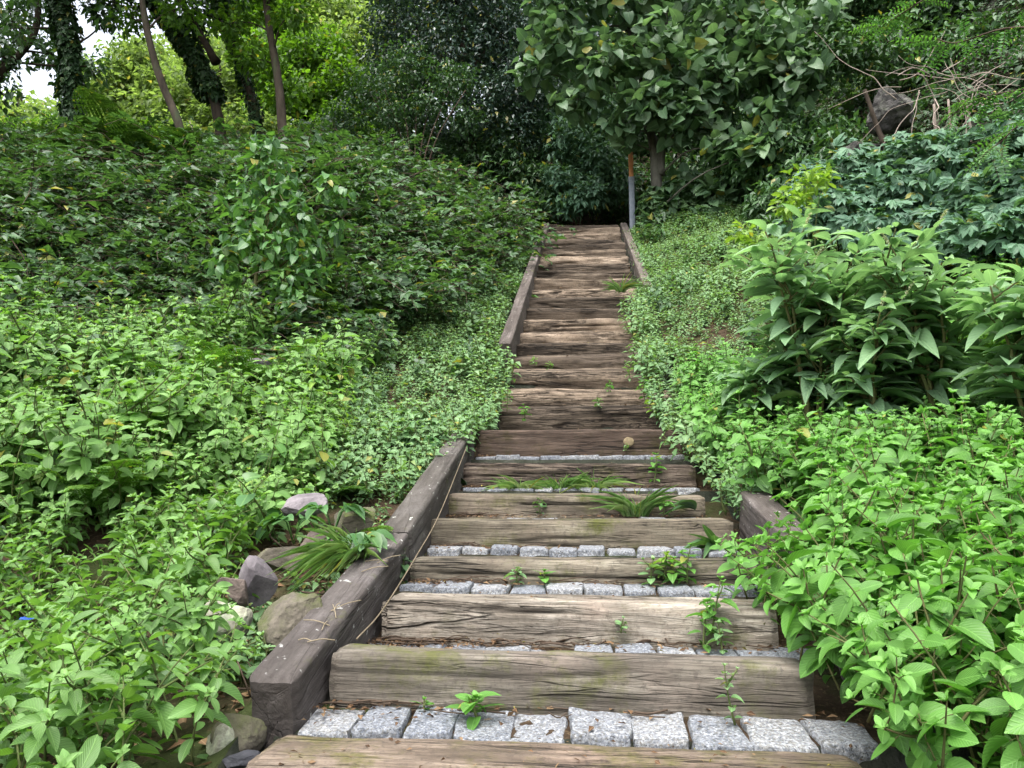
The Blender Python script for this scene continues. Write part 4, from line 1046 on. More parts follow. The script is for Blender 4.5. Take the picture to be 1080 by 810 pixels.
for px, py, Y, lab, tm, h, L, nn, mt in SW:
    gs, gl = herb(r, h, nn, L, (0, 0), tm, .7, True, .25, .1, True, 1)
    plant('small_weed', lab, 'weed', P(px, py, Y) - np.array([0, 0, .01]), gs, gl, 'stem', mt, 'small weeds rooted in the steps')
# dock-like strap leaves by the right kerb
def dock(r, n, L):
    g = Geo(); az = r.uniform(2.2, 4.6, n); D = np.stack([np.cos(az), np.sin(az) * .6, r.uniform(.3, .9, n)], -1)
    leaves(g, 'lance_hi', np.zeros((n, 3)), D, np.array([0, 0, 1.]) + 0 * D, L * r.uniform(.7, 1.1, n), L * .28, r.uniform(.1, .5, n), 0); return g
small('dock_plant', 'dark strap-leaved plant by the right end of the fifth step', 'weed', P(757, 578, YS[3] - .05), dock(r, 6, .17), 'bramble', 'dark strap-leaved plants')
small('dock_plant', 'dark strap-leaved plant by the right end of the sixth step', 'weed', P(733, 538, YS[4] - .05), dock(r, 5, .17), 'bramble', 'dark strap-leaved plants')
small('dock_plant', 'dark drooping plant in the corner of the left kerb and the cracked sleeper', 'weed', P(492, 512, YS[5] - .06) , dock(r, 7, .16), 'ivy', 'dark strap-leaved plants')
# ivy sprig in the angle of kerb and fourth step, creeper stem along the kerb
gs, gl = herb(r, .16, 7, .045, (0, 0), 'heart_md', .9, True, .0, .05, True, 2)
plant('ivy_sprig', 'dark ivy sprig in the corner between the left kerb and the fourth step', 'ivy', P(424, 622, YS[2] - .05), gs, gl, 'stem', 'ivy')
g = Geo(); tube(g, spline([P(372, 674, 2.34), P(400, 643, 2.62), P(437, 585, 3.16), P(462, 540, 3.75), P(490, 472, 4.75)], 30) + np.array([.012, 0, 0]), .0026, 5, 0)
tag(g.build('creeper_stem', M['dullstem']), 'thin dry creeper stem running up the inner face of the left kerb', 'creeper')
# large dark compound leaves over the stones and the kerb end
for (px, py, Y), lab in (((352, 545, 3.2), 'dark plant with three-part leaves hanging over the stones by the left kerb'), ((375, 575, 3.0), 'dark three-part leaves just above the drooping grass tuft'), ((455, 470, 4.9), 'dark three-part leaves lying over the upper end of the left kerb'), ((310, 555, 3.4), 'dark leaves beside the pale stone on the left bank')):
    g = Geo(); n = 7; az = r.uniform(0, 2 * PI, n); D = np.stack([np.cos(az), np.sin(az), r.uniform(-.5, .2, n)], -1)
    N = unit(np.array([0, 0, 1.]) + r.normal(0, .2, (n, 3))); D = unit(D); N = unit(N - D * np.sum(D * N, 1, keepdims=True)); b = np.stack([np.cos(az), np.sin(az), np.full(n, .6)], -1) * .07
    palmate(g, r, b, D, N, np.full(n, .095), np.full(n, .07), r.uniform(.2, .7, n), 'ovate_md', 0, 3, 2.0)
    for q in b: tube(g, np.array([[0, 0, -.08], q * .5, q]), .002, 4, 0)
    small('bramble_shoot', lab, 'bramble', P(px, py, Y), g, 'ivyfresh', 'dark three-part leaf shoots')
# lime coloured shrub and low broadleaf plants on the right
# ------------------------------------------------------------------ shrubs and trees
def C(lst): return [(*P(px, py, Y), rr) for px, py, Y, rr in lst]
def woody(name, label, cat, base, clumps, n, L, tm, wr, ml, mb='bark', trunk=None, r=None, kind='leaf', flat=.8, hang=.35, group=None, limb=.03, names=('trunk', 'crown'), ivy=None, nj=.45, gap=0, twigs=0, sides=10, face=0.0):
    """trunk: list of (points, r0, r1); clumps in world space"""
    base = np.array(base, float); e = empty(name, base); gs, gl = Geo(), Geo()
    cl = np.array([(c[0] - base[0], c[1] - base[1], c[2] - base[2], c[3]) for c in clumps]) if len(clumps) else np.zeros((0, 4))
    paths = []
    for pts, r0, r1 in (trunk or []):
        p = spline(np.array(pts) - base, max(10, 5 * len(pts))); paths.append(p)
        rad = np.linspace(0, 1, len(p)) ** .8; rad = r0 + (r1 - r0) * rad; rad[0] *= 1.35; rad[1] *= 1.12
        tube(gs, p, rad, sides, 0, .5, .18, r.uniform(0, 40))
    for c in cl:
        if paths:
            al = np.concatenate(paths); below = al[al[:, 2] < c[2] + .2 * c[3]]
            src = below if len(below) else al
            s = src[np.argmin(np.linalg.norm(src - c[:3] + np.array([0, 0, .8 * c[3]]), axis=1))]
        else: s = np.array([r.normal(0, .05), r.normal(0, .05), 0])
        dist = np.linalg.norm(c[:3] - s); lr = limb * (.6 + .25 * c[3])
        mid = (s + c[:3]) / 2 + r.normal(0, .08, 3) * dist + np.array([0, 0, .06 * dist])
        tube(gs, spline([s, mid, c[:3]], 8), np.linspace(lr, lr * .35, 8), 6, 0, .5, .1, 2)
        for _ in range(4 + twigs):
            d = unit(r.normal(0, 1, 3)) * c[3] * .85; tube(gs, spline([c[:3], c[:3] + d * .5 + r.normal(0, .05, 3), c[:3] + d], 5), np.linspace(lr * .35, lr * .12, 5), 4, 0)
    gs.build(names[0], M[mb], e)
    if n: canopy(gl, r, cl, n, L, tm, wr, 0, flat, hang, kind, nj, gap, face); gl.build(names[1], M[ml], e)
    if ivy:      # ivy sleeve round the first path: (amount, thickness, leaf, z range fraction)
        nn, th, L2, f0, f1 = ivy; gi = Geo(); p = paths[0]
        t = r.uniform(f0, f1, nn) * (len(p) - 1); i = np.minimum(t.astype(int), len(p) - 2); f = (t - i)[:, None]; c = p[i] * (1 - f) + p[i + 1] * f
        d = r.normal(0, 1, (nn, 3)); d[:, 2] *= .3; d = unit(d)
        q = c + d * (th * (.45 + .75 * np.clip(.5 + fbm(c * 1.7 + d * .6, 2), 0, 1.2)) * r.uniform(.35, 1, nn) ** .5)[:, None]
        D = d * .6 + r.normal(0, .4, (nn, 3)); D[:, 2] -= .8
        leaves(gi, 'heart_lo', q, D, d + np.array([0, 0, .7]) + r.normal(0, .35, (nn, 3)), L2 * r.uniform(.6, 1.2, nn), L2 * .8, np.clip(r.normal(.5, .25, nn), 0, 1), 0)
        gi.build('ivy', M['ivy'], e)
    return tag(e, label, cat, group)
def bz(px, Y, py=200): x = P(px, py, Y)[0]; return np.array([x, Y, float(gz(x, Y)) - .1])
def up_path(px0, Y, pts): return [bz(px0, Y)] + [P(a, b, Y + c) for a, b, c in pts]
r = r_(808)

# left trunks in front of the bright woods
b = bz(78, 11.5)
woody('ivy_tree', 'dark leftmost trunk thickly wrapped in ivy near the left edge', 'tree', b, C([(40, -20, 11.5, .9), (95, -45, 11.4, .9), (20, 30, 11.6, .4), (115, 15, 11.3, .4), (60, -80, 11.8, 1.1), (40, -170, 10.5, 1.5), (-60, -190, 9.5, 1.6), (120, -230, 9.5, 1.6), (30, -280, 8.5, 1.5), (-120, -120, 10, 1.4), (190, -200, 10, 1.3)]), 7500, .13, 'ovate_lo', .55, 'shade', 'bark',  # highest crown clumps are unseen, added overhead to shade the upper left slope
      [(up_path(78, 11.5, [(76, 110, 0), (70, 40, 0), (60, -20, 0), (55, -130, 0)]), .10, .06)], r, ivy=(4500, .21, .085, .05, 1.0))
b = bz(207, 11.0)
woody('leaning_tree', 'slim bare leaning trunk with pale bark left of the ivy-covered pair', 'tree', b, C([(140, -60, 11, .8), (110, -30, 11, .5), (170, -80, 11, .8), (185, 10, 11.2, .4), (140, 20, 11.3, .35)]), 2600, .11, 'ovate_lo', .6, 'midtree', 'palebark',
      [(up_path(207, 11.0, [(188, 130, 0), (168, 80, 0), (153, 20, 0), (140, -80, 0)]), .075, .045)], r)
b = bz(240, 12.6)
woody('ivy_tree', 'thick leaning trunk with a heavy ivy mass, behind the slim bare one', 'tree', b, C([(150, -30, 12.6, .8), (120, -10, 12.4, .5), (195, 20, 12.5, .5), (110, 15, 12.3, .35), (140, -160, 11.5, 1.3), (240, -150, 11.5, 1.3)]), 5200, .13, 'ovate_lo', .6, 'ivy', 'bark',  # topmost clumps, out of view, likewise added to darken the slope below
      [(up_path(240, 12.6, [(228, 115, 0), (213, 77, 0), (187, 33, 0), (157, -5, 0), (120, -60, 0)]), .10, .07), ([P(228, 66, 12.6), P(205, 25, 12.5), P(185, -10, 12.4), P(170, -60, 12.4)], .07, .045)], r, ivy=(4500, .26, .085, .25, 1.0))
b = bz(276, 12.8)
woody('ivy_tree', 'ivy-flecked trunk leaning left, between the thick ivy trunk and the torn orange one', 'tree', b, C([(225, -20, 12.8, .7), (250, -40, 12.9, .8), (210, 15, 12.7, .4)]), 1800, .12, 'ovate_lo', .6, 'shade', 'bark',
      [(up_path(276, 12.8, [(268, 115, 0), (253, 67, 0), (240, 30, 0), (230, -20, 0), (215, -80, 0)]), .10, .06)], r, ivy=(2200, .14, .075, .0, 1.0))
b = bz(300, 12.0)
woody('torn_tree', 'trunk with torn orange wood at its base leaning over the bank crest', 'tree', b, C([(285, -30, 12, .8), (330, -50, 12, .9), (260, -60, 12, .8), (310, 15, 11.7, .4), (265, 60, 12, .35), (300, 100, 12.3, .35), (245, 25, 12, .4)]), 5200, .12, 'ovate_lo', .6, 'midtree', 'palebark',
      [(up_path(300, 12.0, [(297, 120, 0), (291, 70, 0), (284, 30, 0), (279, -20, 0), (275, -90, 0)]), .09, .05)], r)
b = bz(325, 11.6)
e = empty('stump', P(318, 168, 11.3)); bm_obj('root_ball', rock(r, (.24, .22, .2), 5, 4, .35), M['bark'], e)
g = Geo()
for _ in range(22):
    d = unit(r.normal(0, 1, 3)); d[2] *= .5; tube(g, spline([d * .15, d * .32 + r.normal(0, .05, 3), d * r.uniform(.38, .5) + r.normal(0, .08, 3)], 6), np.linspace(.022, .005, 6), 5, 0)
g.build('roots', M['twig'], e); tag(e, 'uprooted dark stump with broken roots beside the torn orange trunk', 'stump')
# thin dead stems
for lab, a, c_, e_ in (('pale dead stalk leaning right from the crest beside the stump', (298, 186, 10), (320, 160, 10), (338, 142, 10)), ('pale dead stalk leaning left at the foot of the slim bare trunk', (218, 178, 10.4), (208, 150, 10.4), (200, 128, 10.4))):
    g = Geo(); tube(g, spline([P(*a), P(*c_), P(*e_)], 10), np.linspace(.014, .006, 10), 5); tag(g.build('dead_stalk', M['paletwig']), lab, 'stalk')

# central shrubs and trees
b = bz(438, 13.6)
gs_tr = [([b + r.normal(0, .06, 3) * [1, 1, 0], P(438 + (k - 4) * 7, 150, 13.6 + r.normal(0, .2)), P(440 + (k - 4) * 17, 95, 13.6 + r.normal(0, .4))], .017, .008) for k in range(1, 8)]
woody('multi_stem_shrub', 'shrub with a fan of many pale bare stems under the dark evergreen', 'shrub', b, C([(395, 95, 13.9, .6), (430, 70, 14.2, .6), (475, 85, 13.9, .55), (365, 125, 13.8, .5), (410, 120, 13.5, .4), (450, 110, 13.7, .4), (490, 125, 13.9, .4)]), 4800, .085, 'ovate_lo', .6, 'shade', 'twig', gs_tr, r, limb=.012, names=('stems', 'foliage'), sides=6)
b = bz(497, 15.2)
woody('evergreen_tree', 'big blackish evergreen with small glossy leaves left of the stair top', 'tree', b,
      C([(425, 25, 15.3, .9), (470, 60, 15.0, 1.1), (530, 35, 15.2, 1.1), (555, 95, 15.0, .9), (500, 115, 14.9, .9), (440, 95, 15.1, .75), (545, 145, 15.0, .7), (470, -20, 15.6, 1.4), (550, -45, 15.8, 1.5), (410, -30, 15.6, 1.0), (405, 60, 15.2, .5), (590, 40, 15.6, .9), (500, 0, 15.3, 1.1)]),
      36000, .115, 'ellip_lo', .52, 'evergreen', 'bark', [(up_path(497, 15.2, [(496, 150, 0), (493, 100, 0), (488, 0, .2)]), .16, .08)], r, limb=.05, gap=.8)
b = bz(490, 15.8)
woody('ivy_tree', 'short dark ivy-wrapped trunk under the evergreen', 'tree', b, [], 0, .1, 'heart_lo', .8, 'ivy', 'bark', [(up_path(495, 15.8, [(494, 165, 0), (496, 120, 0)]), .14, .1)], r, ivy=(900, .22, .1, 0, 1))
SH = [('dark shrub closing the view just left of the stair top', (520, 15.0), [(500, 175, 15, .55), (535, 165, 15, .6), (560, 190, 14.9, .5), (545, 140, 15.3, .6), (515, 205, 14.8, .35), (565, 215, 14.7, .35), (500, 150, 15.4, .5)], 5200, .095, 'shade'),
      ('grey-green shrub directly behind the stair top', (610, 15.0), [(600, 150, 15, .6), (630, 170, 14.9, .6), (590, 190, 14.7, .45), (640, 120, 15.2, .6), (620, 205, 14.6, .4), (600, 215, 14.5, .3), (650, 190, 14.9, .45), (580, 130, 15.4, .5)], 4600, .12, 'palm'),
      ('low dim bush behind the crest left of the evergreen trunk', (405, 14.8), [(390, 165, 14.8, .45), (420, 160, 14.9, .45), (455, 165, 15, .5), (470, 195, 14.6, .4), (430, 190, 14.5, .35)], 3400, .09, 'shade'),
      ('low dim bush behind the torn trunk on the crest', (345, 14.5), [(330, 150, 14.5, .5), (365, 140, 14.6, .55), (350, 170, 14.3, .35), (385, 150, 14.8, .4)], 3200, .09, 'midtree'),
      ('dark bush filling the gap beyond the evergreen trunk', (480, 17.5), [(460, 160, 17.5, .9), (520, 150, 17.5, 1.0), (570, 130, 17.5, 1.1), (430, 130, 17.5, .9), (500, 190, 17, .7), (550, 190, 17, .7), (610, 100, 18, 1.3), (470, 200, 16.5, .6), (530, 205, 16.5, .6), (590, 195, 16.6, .7), (430, 185, 16.8, .6), (620, 200, 16.6, .6)], 10000, .13, 'shade'),
      ('dark bush filling the gap behind the marker post', (670, 17.0), [(640, 150, 17, 1.0), (690, 130, 17, 1.1), (740, 140, 17, 1.1), (660, 90, 17.5, 1.2), (720, 190, 16.5, .8), (650, 200, 16.5, .7), (780, 170, 17, 1.0)], 7500, .13, 'shade'),
      ('leafy shrub at the foot of the broad-leaved tree right of the post', (715, 13.4), [(700, 215, 13.4, .35), (725, 205, 13.4, .42), (755, 215, 13.2, .4), (740, 235, 13.0, .3), (690, 235, 13.2, .22), (780, 205, 13.2, .42)], 1700, .16, 'bigleaf'),
      ('dark shrub between the broad-leaved tree and the cliff', (800, 12.8), [(790, 175, 12.6, .5), (825, 165, 12.4, .6), (850, 190, 12.0, .5), (815, 215, 11.8, .45), (770, 150, 13, .5), (855, 145, 12.4, .5), (830, 240, 11.0, .4)], 5200, .11, 'shade')]
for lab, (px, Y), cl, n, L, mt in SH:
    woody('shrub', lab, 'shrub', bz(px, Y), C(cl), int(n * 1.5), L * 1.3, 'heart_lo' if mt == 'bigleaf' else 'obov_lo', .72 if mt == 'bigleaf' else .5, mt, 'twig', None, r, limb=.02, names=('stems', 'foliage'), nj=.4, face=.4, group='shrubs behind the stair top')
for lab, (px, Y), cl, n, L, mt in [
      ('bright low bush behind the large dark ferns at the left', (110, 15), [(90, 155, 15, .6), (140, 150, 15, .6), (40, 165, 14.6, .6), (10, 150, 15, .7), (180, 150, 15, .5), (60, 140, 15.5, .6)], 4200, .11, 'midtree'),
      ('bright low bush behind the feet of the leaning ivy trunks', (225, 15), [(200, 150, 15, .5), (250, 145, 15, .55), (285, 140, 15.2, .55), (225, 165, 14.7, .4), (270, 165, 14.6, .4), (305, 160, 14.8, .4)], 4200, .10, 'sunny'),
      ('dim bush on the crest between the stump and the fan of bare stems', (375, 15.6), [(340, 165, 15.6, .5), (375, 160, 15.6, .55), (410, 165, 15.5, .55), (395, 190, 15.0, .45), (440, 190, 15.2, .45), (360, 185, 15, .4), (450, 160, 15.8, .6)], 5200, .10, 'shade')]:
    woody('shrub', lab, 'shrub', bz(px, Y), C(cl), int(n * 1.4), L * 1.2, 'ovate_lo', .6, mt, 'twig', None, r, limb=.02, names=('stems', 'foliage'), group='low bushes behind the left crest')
# broad-leaved tree beside the post
b = bz(694, 13.3)
woody('broadleaf_tree', 'young tree with big broad leaves overhanging the top of the steps', 'tree', b,
      C([(590, 45, 12.9, .62), (640, 70, 12.7, .65), (700, 55, 12.6, .75), (760, 85, 12.6, .7), (810, 60, 12.5, .7), (725, 120, 12.7, .6), (820, 125, 12.4, .5), (770, 20, 12.8, .8), (680, 0, 12.9, .8), (590, 5, 13, .7), (850, 25, 12.6, .6), (740, -50, 13, .9), (640, -40, 13, .9), (565, 75, 13, .36), (610, 105, 12.9, .42), (770, 155, 12.6, .45), (690, 105, 12.5, .5), (800, 160, 12.2, .5), (652, 128, 12.9, .30), (672, 112, 12.7, .35), (660, 148, 13.1, .22), (840, 80, 12.2, .55)]),
      4200, .215, 'heart_md', .88, 'bigleaf', 'greytrunk', [([b, P(690, 160, 13.3), P(682, 130, 13.3)], .115, .075), ([P(696, 185, 13.3), P(700, 140, 13.2), P(705, 90, 13.2), P(700, 0, 13.2), P(690, -60, 13.2)], .075, .04), ([P(684, 140, 13.3), P(677, 90, 13.2), P(660, 20, 13.2), P(640, -40, 13.2)], .05, .03)], r, limb=.028, nj=.75, hang=.22, face=.1)
# five-leaflet shrubs in front of the cliff
PS = [('five-leaflet shrub below the boulder, leftmost of its row', (880, 8.6), [(865, 200, 8.4, .34), (895, 185, 8.5, .36), (880, 225, 8.1, .32), (920, 215, 8.2, .36), (850, 235, 8.2, .28)], 760),
      ('five-leaflet shrub directly under the boulder, middle of its row', (955, 8.4), [(940, 175, 8.5, .38), (975, 170, 8.4, .4), (960, 205, 8.0, .4), (1000, 200, 8.0, .38), (930, 245, 7.6, .35), (985, 240, 7.5, .35)], 980),
      ('five-leaflet shrub at the right edge beneath the locust sprays', (1045, 7.4), [(1030, 165, 7.9, .36), (1060, 150, 7.8, .4), (1040, 205, 7.2, .38), (1075, 200, 7.0, .4), (1020, 245, 6.8, .32), (1065, 250, 6.5, .36), (1100, 230, 6.6, .45)], 1100)]
for lab, (px, Y), cl, n in PS:
    woody('five_leaflet_shrub', lab, 'shrub', bz(px, Y), C(cl), n, .145, 'obov_md', .44, 'palm', 'twig', None, r, 'palm', .8, .25, 'five-leaflet shrubs below the cliff', .016, ('stems', 'foliage'), nj=.25, face=.75)
woody('lime_shrub', 'small yellow-green bush behind the tallest large-leaved weed', 'shrub', bz(850, 6.6), C([(850, 195, 6.5, .17), (835, 215, 6.4, .15), (868, 185, 6.6, .10), (800, 255, 6.2, .13), (785, 245, 6.3, .10)]), 330, .085, 'obov_md', .5, 'lime', 'stem', None, r, 'leaf', .8, .1, None, .010, ('stems', 'foliage'), nj=.3)
# bare pale tangle and locust sprays
b = bz(1000, 9.2)
e = empty('bare_bush', b); g = Geo()
for q in range(30):
    s = P(r.uniform(930, 1050), r.uniform(75, 110), 8.9 + r.normal(0, .25)) - b
    pts = [s]; d = unit(np.array([r.choice([-1, 1]) * r.uniform(.4, 1), r.normal(0, .4), r.normal(.0, .5)])); curl = r.normal(0, .5)
    for st in range(int(r.integers(5, 11))):
        d = unit(d + np.array([r.normal(0, .25), r.normal(0, .15), curl * .35 + r.normal(-.08, .25)])); pts.append(pts[-1] + d * r.uniform(.09, .17))
    r0 = r.uniform(.004, .0085); tube(g, spline(pts, len(pts) * 3), np.linspace(r0, .003, len(pts) * 3), 5, 0, .5)
for px, py in ((985, 110), (1000, 105), (1020, 112)): tube(g, spline([np.array([0, 0, 0.]), (P(px + 4, 160, 9.1) - b), P(px, py, 9.0) - b], 12), np.linspace(.028, .014, 12), 6)
g.build('branches', M['paletwig'], e); tag(e, 'leafless tangle of pale curling branches in front of the boulder', 'bush')
def arm(pts, n): return spline([P(*p) for p in pts], n)
LC = [('locust branch with feathery leaflets reaching in at the top right corner', [(1120, 30, 6.6), (1060, 30, 6.8), (1010, 45, 7.0), (985, 40, 7.1)], 26),
      ('locust branch hanging at the right edge below the bare tangle', [(1130, 90, 6.6), (1075, 95, 6.8), (1030, 105, 7.0), (1000, 125, 7.0)], 26),
      ('lowest locust branch at the right edge with drooping feathery leaves', [(1130, 120, 6.3), (1080, 130, 6.4), (1055, 150, 6.5), (1040, 160, 6.5)], 16),
      ('locust branch with feathery leaflets along the top edge above the tangle', [(1060, -50, 7.8), (990, -10, 8.0), (950, 15, 8.2), (925, 30, 8.3)], 26)]
for lab, pts, n in LC:
    p = arm(pts, 16); b = p[0]; gs, gl = Geo(), Geo(); tube(gs, p - b, np.linspace(.011, .004, 16), 6)
    t = r.uniform(.18, 1, n) * 15; i = np.minimum(t.astype(int), 14); c = p[i] - b
    D = r.normal(0, .6, (n, 3)) + unit(p[i + 1] - p[i]) * .8; D[:, 2] = D[:, 2] * .5 - .15; D = unit(D); N = np.array([0, 0, 1.]) + r.normal(0, .25, (n, 3)); N = unit(N - D * np.sum(D * N, 1, keepdims=True))
    pinnate(gl, r, c, D, N, r.uniform(.26, .38, n), np.clip(r.normal(.5, .25, n), 0, 1), 8, .45, 'ellip_lo', 0, .17)
    for q in range(n): tube(gs, np.array([c[q], c[q] + D[q] * .15 - N[q] * .01, c[q] + D[q] * .3 - N[q] * .05]), .0022, 3, 0, cap=False)
    plant('locust_branch', lab, 'branch', b, gs, gl, 'twig', 'locust', 'locust branches at the top right', 'wood', 'foliage')
# dark tree roots over the cliff, crown shading the top right
b = bz(1010, 13.5)
woody('cliff_tree', 'dark leafy tree on top of the cliff at the upper right', 'tree', b, C([(880, 5, 13.2, .9), (930, -20, 13, 1.0), (1000, 10, 12.8, .9), (1060, -10, 12.6, 1.1), (1100, 60, 12.2, .9), (900, 55, 13.0, .5), (850, -50, 13.4, 1.1), (960, -80, 13, 1.2), (870, 60, 12.4, .7), (930, 50, 12.2, .6), (1000, 60, 11.8, .7), (1060, 70, 11.4, .8), (890, 150, 11.6, .45), (1015, 110, 11.0, .55), (1065, 115, 10.6, .6), (975, 120, 11.3, .4), (1090, 40, 10.8, .7)]), 20000, .13, 'ovate_lo', .55, 'shade', 'bark', [([b, P(1000, 50, 13.3), P(985, -60, 13.2)], .14, .08)], r)
woody('dead_snag', 'thin dark leaning stem left of the boulder on the cliff', 'stem', P(932, 152, 9.9), [], 0, .1, 'heart_lo', 1, 'ivy', 'bark', [([P(932, 152, 9.9), P(922, 125, 9.9), P(912, 95, 9.9)], .035, .025)], r)

# bright woods behind the left bank (each its own tree)
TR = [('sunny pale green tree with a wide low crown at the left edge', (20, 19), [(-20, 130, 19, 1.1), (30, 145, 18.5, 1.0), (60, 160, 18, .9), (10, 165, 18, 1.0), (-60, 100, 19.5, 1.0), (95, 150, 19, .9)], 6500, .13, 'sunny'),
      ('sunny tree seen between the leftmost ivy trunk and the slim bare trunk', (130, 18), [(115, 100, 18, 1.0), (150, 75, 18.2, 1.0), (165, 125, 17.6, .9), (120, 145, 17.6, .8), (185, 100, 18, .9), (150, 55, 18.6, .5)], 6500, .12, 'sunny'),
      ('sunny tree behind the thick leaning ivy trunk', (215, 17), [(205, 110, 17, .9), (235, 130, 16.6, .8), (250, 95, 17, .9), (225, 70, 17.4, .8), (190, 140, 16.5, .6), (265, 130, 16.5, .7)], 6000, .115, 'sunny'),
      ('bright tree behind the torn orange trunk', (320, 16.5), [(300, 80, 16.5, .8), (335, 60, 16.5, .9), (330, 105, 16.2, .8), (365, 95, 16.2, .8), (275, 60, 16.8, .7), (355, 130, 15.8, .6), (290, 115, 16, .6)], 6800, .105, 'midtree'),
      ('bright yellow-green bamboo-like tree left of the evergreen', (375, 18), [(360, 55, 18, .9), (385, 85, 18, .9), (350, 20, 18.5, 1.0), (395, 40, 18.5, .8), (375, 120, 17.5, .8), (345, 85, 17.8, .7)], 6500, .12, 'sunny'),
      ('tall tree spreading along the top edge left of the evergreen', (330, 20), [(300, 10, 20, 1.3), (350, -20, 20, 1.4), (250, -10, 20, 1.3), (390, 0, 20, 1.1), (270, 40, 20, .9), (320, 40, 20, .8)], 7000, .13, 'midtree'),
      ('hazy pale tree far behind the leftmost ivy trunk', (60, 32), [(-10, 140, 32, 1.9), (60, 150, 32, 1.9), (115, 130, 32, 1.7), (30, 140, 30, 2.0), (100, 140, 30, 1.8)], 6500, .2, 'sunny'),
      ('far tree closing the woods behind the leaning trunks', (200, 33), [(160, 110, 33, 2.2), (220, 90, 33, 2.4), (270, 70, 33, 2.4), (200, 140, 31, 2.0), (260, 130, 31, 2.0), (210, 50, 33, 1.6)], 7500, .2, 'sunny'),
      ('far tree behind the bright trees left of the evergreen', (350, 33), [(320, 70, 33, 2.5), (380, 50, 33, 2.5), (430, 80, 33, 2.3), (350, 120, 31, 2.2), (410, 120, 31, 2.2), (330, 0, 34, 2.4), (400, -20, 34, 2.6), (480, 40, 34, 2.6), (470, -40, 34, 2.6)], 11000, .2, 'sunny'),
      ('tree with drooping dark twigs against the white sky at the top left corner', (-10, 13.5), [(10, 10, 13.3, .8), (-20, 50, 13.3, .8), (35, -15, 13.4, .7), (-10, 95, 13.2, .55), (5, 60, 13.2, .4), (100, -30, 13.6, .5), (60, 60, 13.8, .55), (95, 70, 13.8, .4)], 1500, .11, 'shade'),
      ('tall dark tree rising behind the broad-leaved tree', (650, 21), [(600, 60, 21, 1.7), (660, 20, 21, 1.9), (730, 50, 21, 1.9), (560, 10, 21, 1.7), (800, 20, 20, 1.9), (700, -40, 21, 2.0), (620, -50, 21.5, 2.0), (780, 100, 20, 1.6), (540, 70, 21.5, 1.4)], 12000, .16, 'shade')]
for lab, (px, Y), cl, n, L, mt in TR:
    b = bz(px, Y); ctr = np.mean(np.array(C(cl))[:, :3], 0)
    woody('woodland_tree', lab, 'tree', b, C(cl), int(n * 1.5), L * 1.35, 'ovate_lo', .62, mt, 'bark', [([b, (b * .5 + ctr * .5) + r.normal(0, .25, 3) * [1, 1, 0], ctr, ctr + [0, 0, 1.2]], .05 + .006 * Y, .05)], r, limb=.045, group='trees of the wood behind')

# ------------------------------------------------------------------ litter on the steps
r = r_(909); g = Geo(); Pn, D, N, LL, RR = [], [], [], [], []
for i in range(7):
    n = (150, 420, 220, 160, 260, 260, 140)[i]
    x = np.clip(np.where(r.random(n) < .5, -.74 + np.abs(r.normal(0, .22, n)), r.uniform(-.74, .74, n)), -.74, .75); y = YS[i] - .005 - np.abs(r.normal(0, .07, n)); z = zb[i] + .002 + r.uniform(0, .010, n)
    Pn.append(np.stack([x, y, z], -1)); LL.append(r.uniform(.008, .03, n))
    for _ in range((14, 60, 30, 16, 26, 24, 12)[i]):
        xx_ = r.uniform(-.72, .6) if r.random() < .6 else -.72 + abs(r.normal(0, .15)); a = r.normal(0, .5); l = r.uniform(.04, .16)
        p0 = np.array([xx_, YS[i] - .02 - abs(r.normal(0, .03)), zb[i] + .012]); dd = np.array([math.cos(a), math.sin(a) * .3, r.normal(0, .06)]) * l
        tube(g, spline([p0, p0 + dd * .5 + r.normal(0, .006, 3), p0 + dd], 6), r.uniform(.0012, .003), 4, 1)
for i in range(7):    # crumbs on the tread tops
    n = 26; Pn.append(np.stack([r.uniform(-.68, .68, n), YS[i] + r.uniform(.02, .3, n), np.full(n, zt[i] + .004)], -1)); LL.append(r.uniform(.005, .018, n))
n = 90; Pn.append(np.stack([r.uniform(-.7, .68, n), r.uniform(1.72, 2.0, n), np.full(n, z0 + .005)], -1)); LL.append(r.uniform(.005, .022, n))
for k in range(20):
    n = 24; Pn.append(np.stack([r.uniform(-.64, .74, n), YU[k] + r.uniform(.02, .35, n), np.full(n, zu[k] + .02)], -1)); LL.append(r.uniform(.012, .04, n))
Pn = np.concatenate(Pn); LL = np.concatenate(LL); n = len(Pn)
leaves(g, 'ellip_lo', Pn, r.normal(0, 1, (n, 3)) * [1, 1, .15], np.array([0, 0, 1.]) + r.normal(0, .35, (n, 3)), LL, LL * r.uniform(.3, .7, n), r.uniform(0, 1, n), 0)
tag(g.build('leaf_litter', [M['litter'], M['twig']]), 'dry leaf crumbs and twigs gathered on the steps', 'litter', kind='stuff')
# dry stalks lying over the near kerb
g = Geo()
for _ in range(11):
    a = ptx(312, 716, KIN) * (1 - (t := r.uniform(.15, .95))) + ptx(424, 571, KIN) * t; a = a + np.array([-r.uniform(0, .13), 0, .006]); l = r.uniform(.04, .14); th = r.uniform(0, PI)
    dd = np.array([math.cos(th), math.sin(th), math.sin(th) * .24]) * l; tube(g, spline([a, a + dd * .5 + [0, 0, .006], a + dd], 6), .0016, 4)
tag(g.build('straw_litter', M['straw']), 'broken dry stalks scattered on the near left kerb', 'litter', kind='stuff')
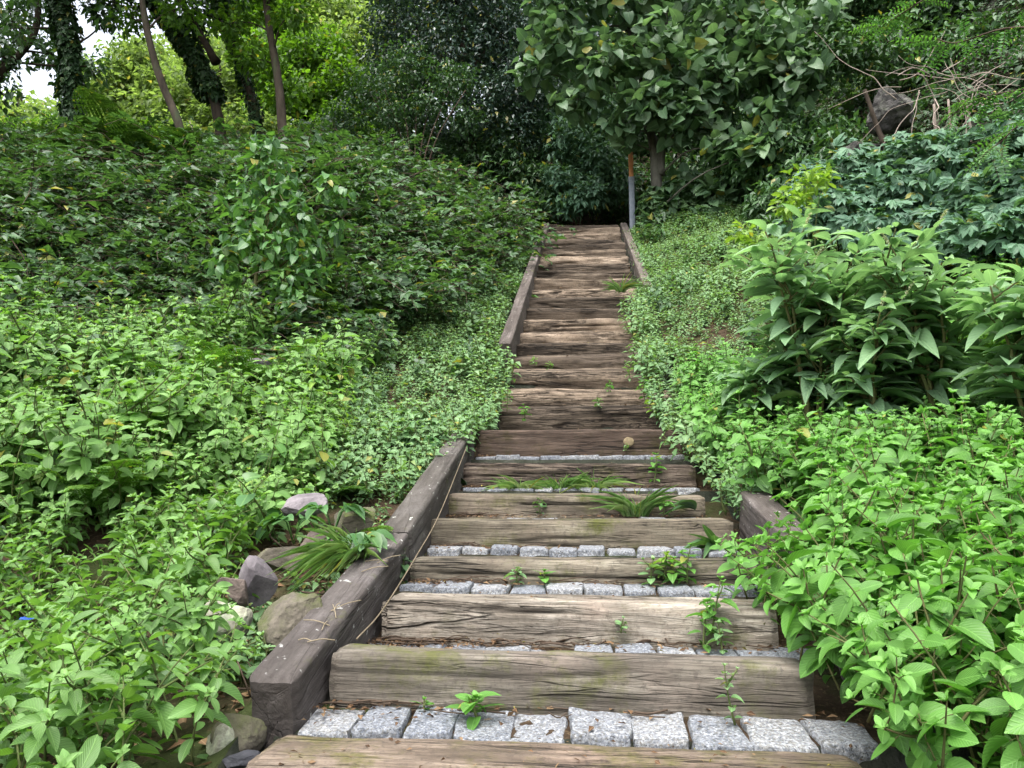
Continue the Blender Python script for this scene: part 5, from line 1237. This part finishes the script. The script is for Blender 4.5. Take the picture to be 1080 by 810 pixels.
# scrap of blue plastic among the weeds
g = Geo(); u = np.linspace(-1, 1, 9); A, B = np.meshgrid(u, u, indexing='ij'); pz = .35 * fbm(np.stack([A * 1.4, B * 1.4, A * 0 + 3], -1), 3)
i, j = np.meshgrid(np.arange(8), np.arange(8), indexing='ij'); g.add(np.stack([A * .05, B * .03, pz * .05], -1), np.stack([i * 9 + j, (i + 1) * 9 + j, (i + 1) * 9 + j + 1, i * 9 + j + 1], -1))
o = g.build('plastic_scrap', M['bluefoil']); o.scale = (.38, .38, .38); o.location = P(28, 652, 2.3); tag(o, 'small crumpled blue plastic scrap among the weeds at the left edge', 'litter')

# ------------------------------------------------------------------ camera, light, render settings
cam = bpy.data.cameras.new('camera'); co = bpy.data.objects.new('camera', cam); col.objects.link(co)
cam.lens = FPX / 1080 * 36; cam.sensor_width = 36; cam.clip_start = .05; cam.clip_end = 500
co.location = (0, 0, EYE); co.rotation_euler = (math.radians(90) + PITCH, 0, YAW); scene.camera = co
SUN_EL, SUN_AZ = 66.0, 200.0       # azimuth measured from +y towards +x
w = bpy.data.worlds.new('World'); scene.world = w; w.use_nodes = True; nt = w.node_tree; nt.nodes.clear()
sky = nt.nodes.new('ShaderNodeTexSky'); sky.sky_type = 'NISHITA'; sky.sun_disc = False
sky.sun_elevation = math.radians(SUN_EL); sky.sun_rotation = math.radians(SUN_AZ); sky.air_density = 1.0; sky.dust_density = 4.0; sky.ozone_density = 1.0
hs = nt.nodes.new('ShaderNodeHueSaturation'); hs.inputs['Saturation'].default_value = .35
bg = nt.nodes.new('ShaderNodeBackground'); bg.inputs['Strength'].default_value = .15; out = nt.nodes.new('ShaderNodeOutputWorld')
nt.links.new(sky.outputs[0], hs.inputs['Color']); nt.links.new(hs.outputs[0], bg.inputs[0]); nt.links.new(bg.outputs[0], out.inputs[0])
L_ = bpy.data.lights.new('sun', 'SUN'); L_.energy = 1.3; L_.angle = math.radians(50); L_.color = (1, .97, .92)
so = bpy.data.objects.new('sun', L_); col.objects.link(so)
el, az = math.radians(SUN_EL), math.radians(SUN_AZ)
so.rotation_euler = Vector((-math.sin(az) * math.cos(el), -math.cos(az) * math.cos(el), -math.sin(el))).to_track_quat('-Z', 'Y').to_euler()
so.location = (0, 0, 20)
vs = scene.view_settings; vs.view_transform = 'Standard'; vs.look = 'None'; vs.exposure = 1.8; vs.gamma = 1; vs.use_curve_mapping = False
cy = scene.cycles; cy.use_denoising = True; cy.denoiser = 'OPENIMAGEDENOISE'; cy.max_bounces = 6; cy.diffuse_bounces = 5; cy.glossy_bounces = 2; cy.transmission_bounces = 4; cy.transparent_max_bounces = 4
cy.use_adaptive_sampling = True; cy.adaptive_threshold = .02; cy.sample_clamp_indirect = 8
scene.render.use_persistent_data = False
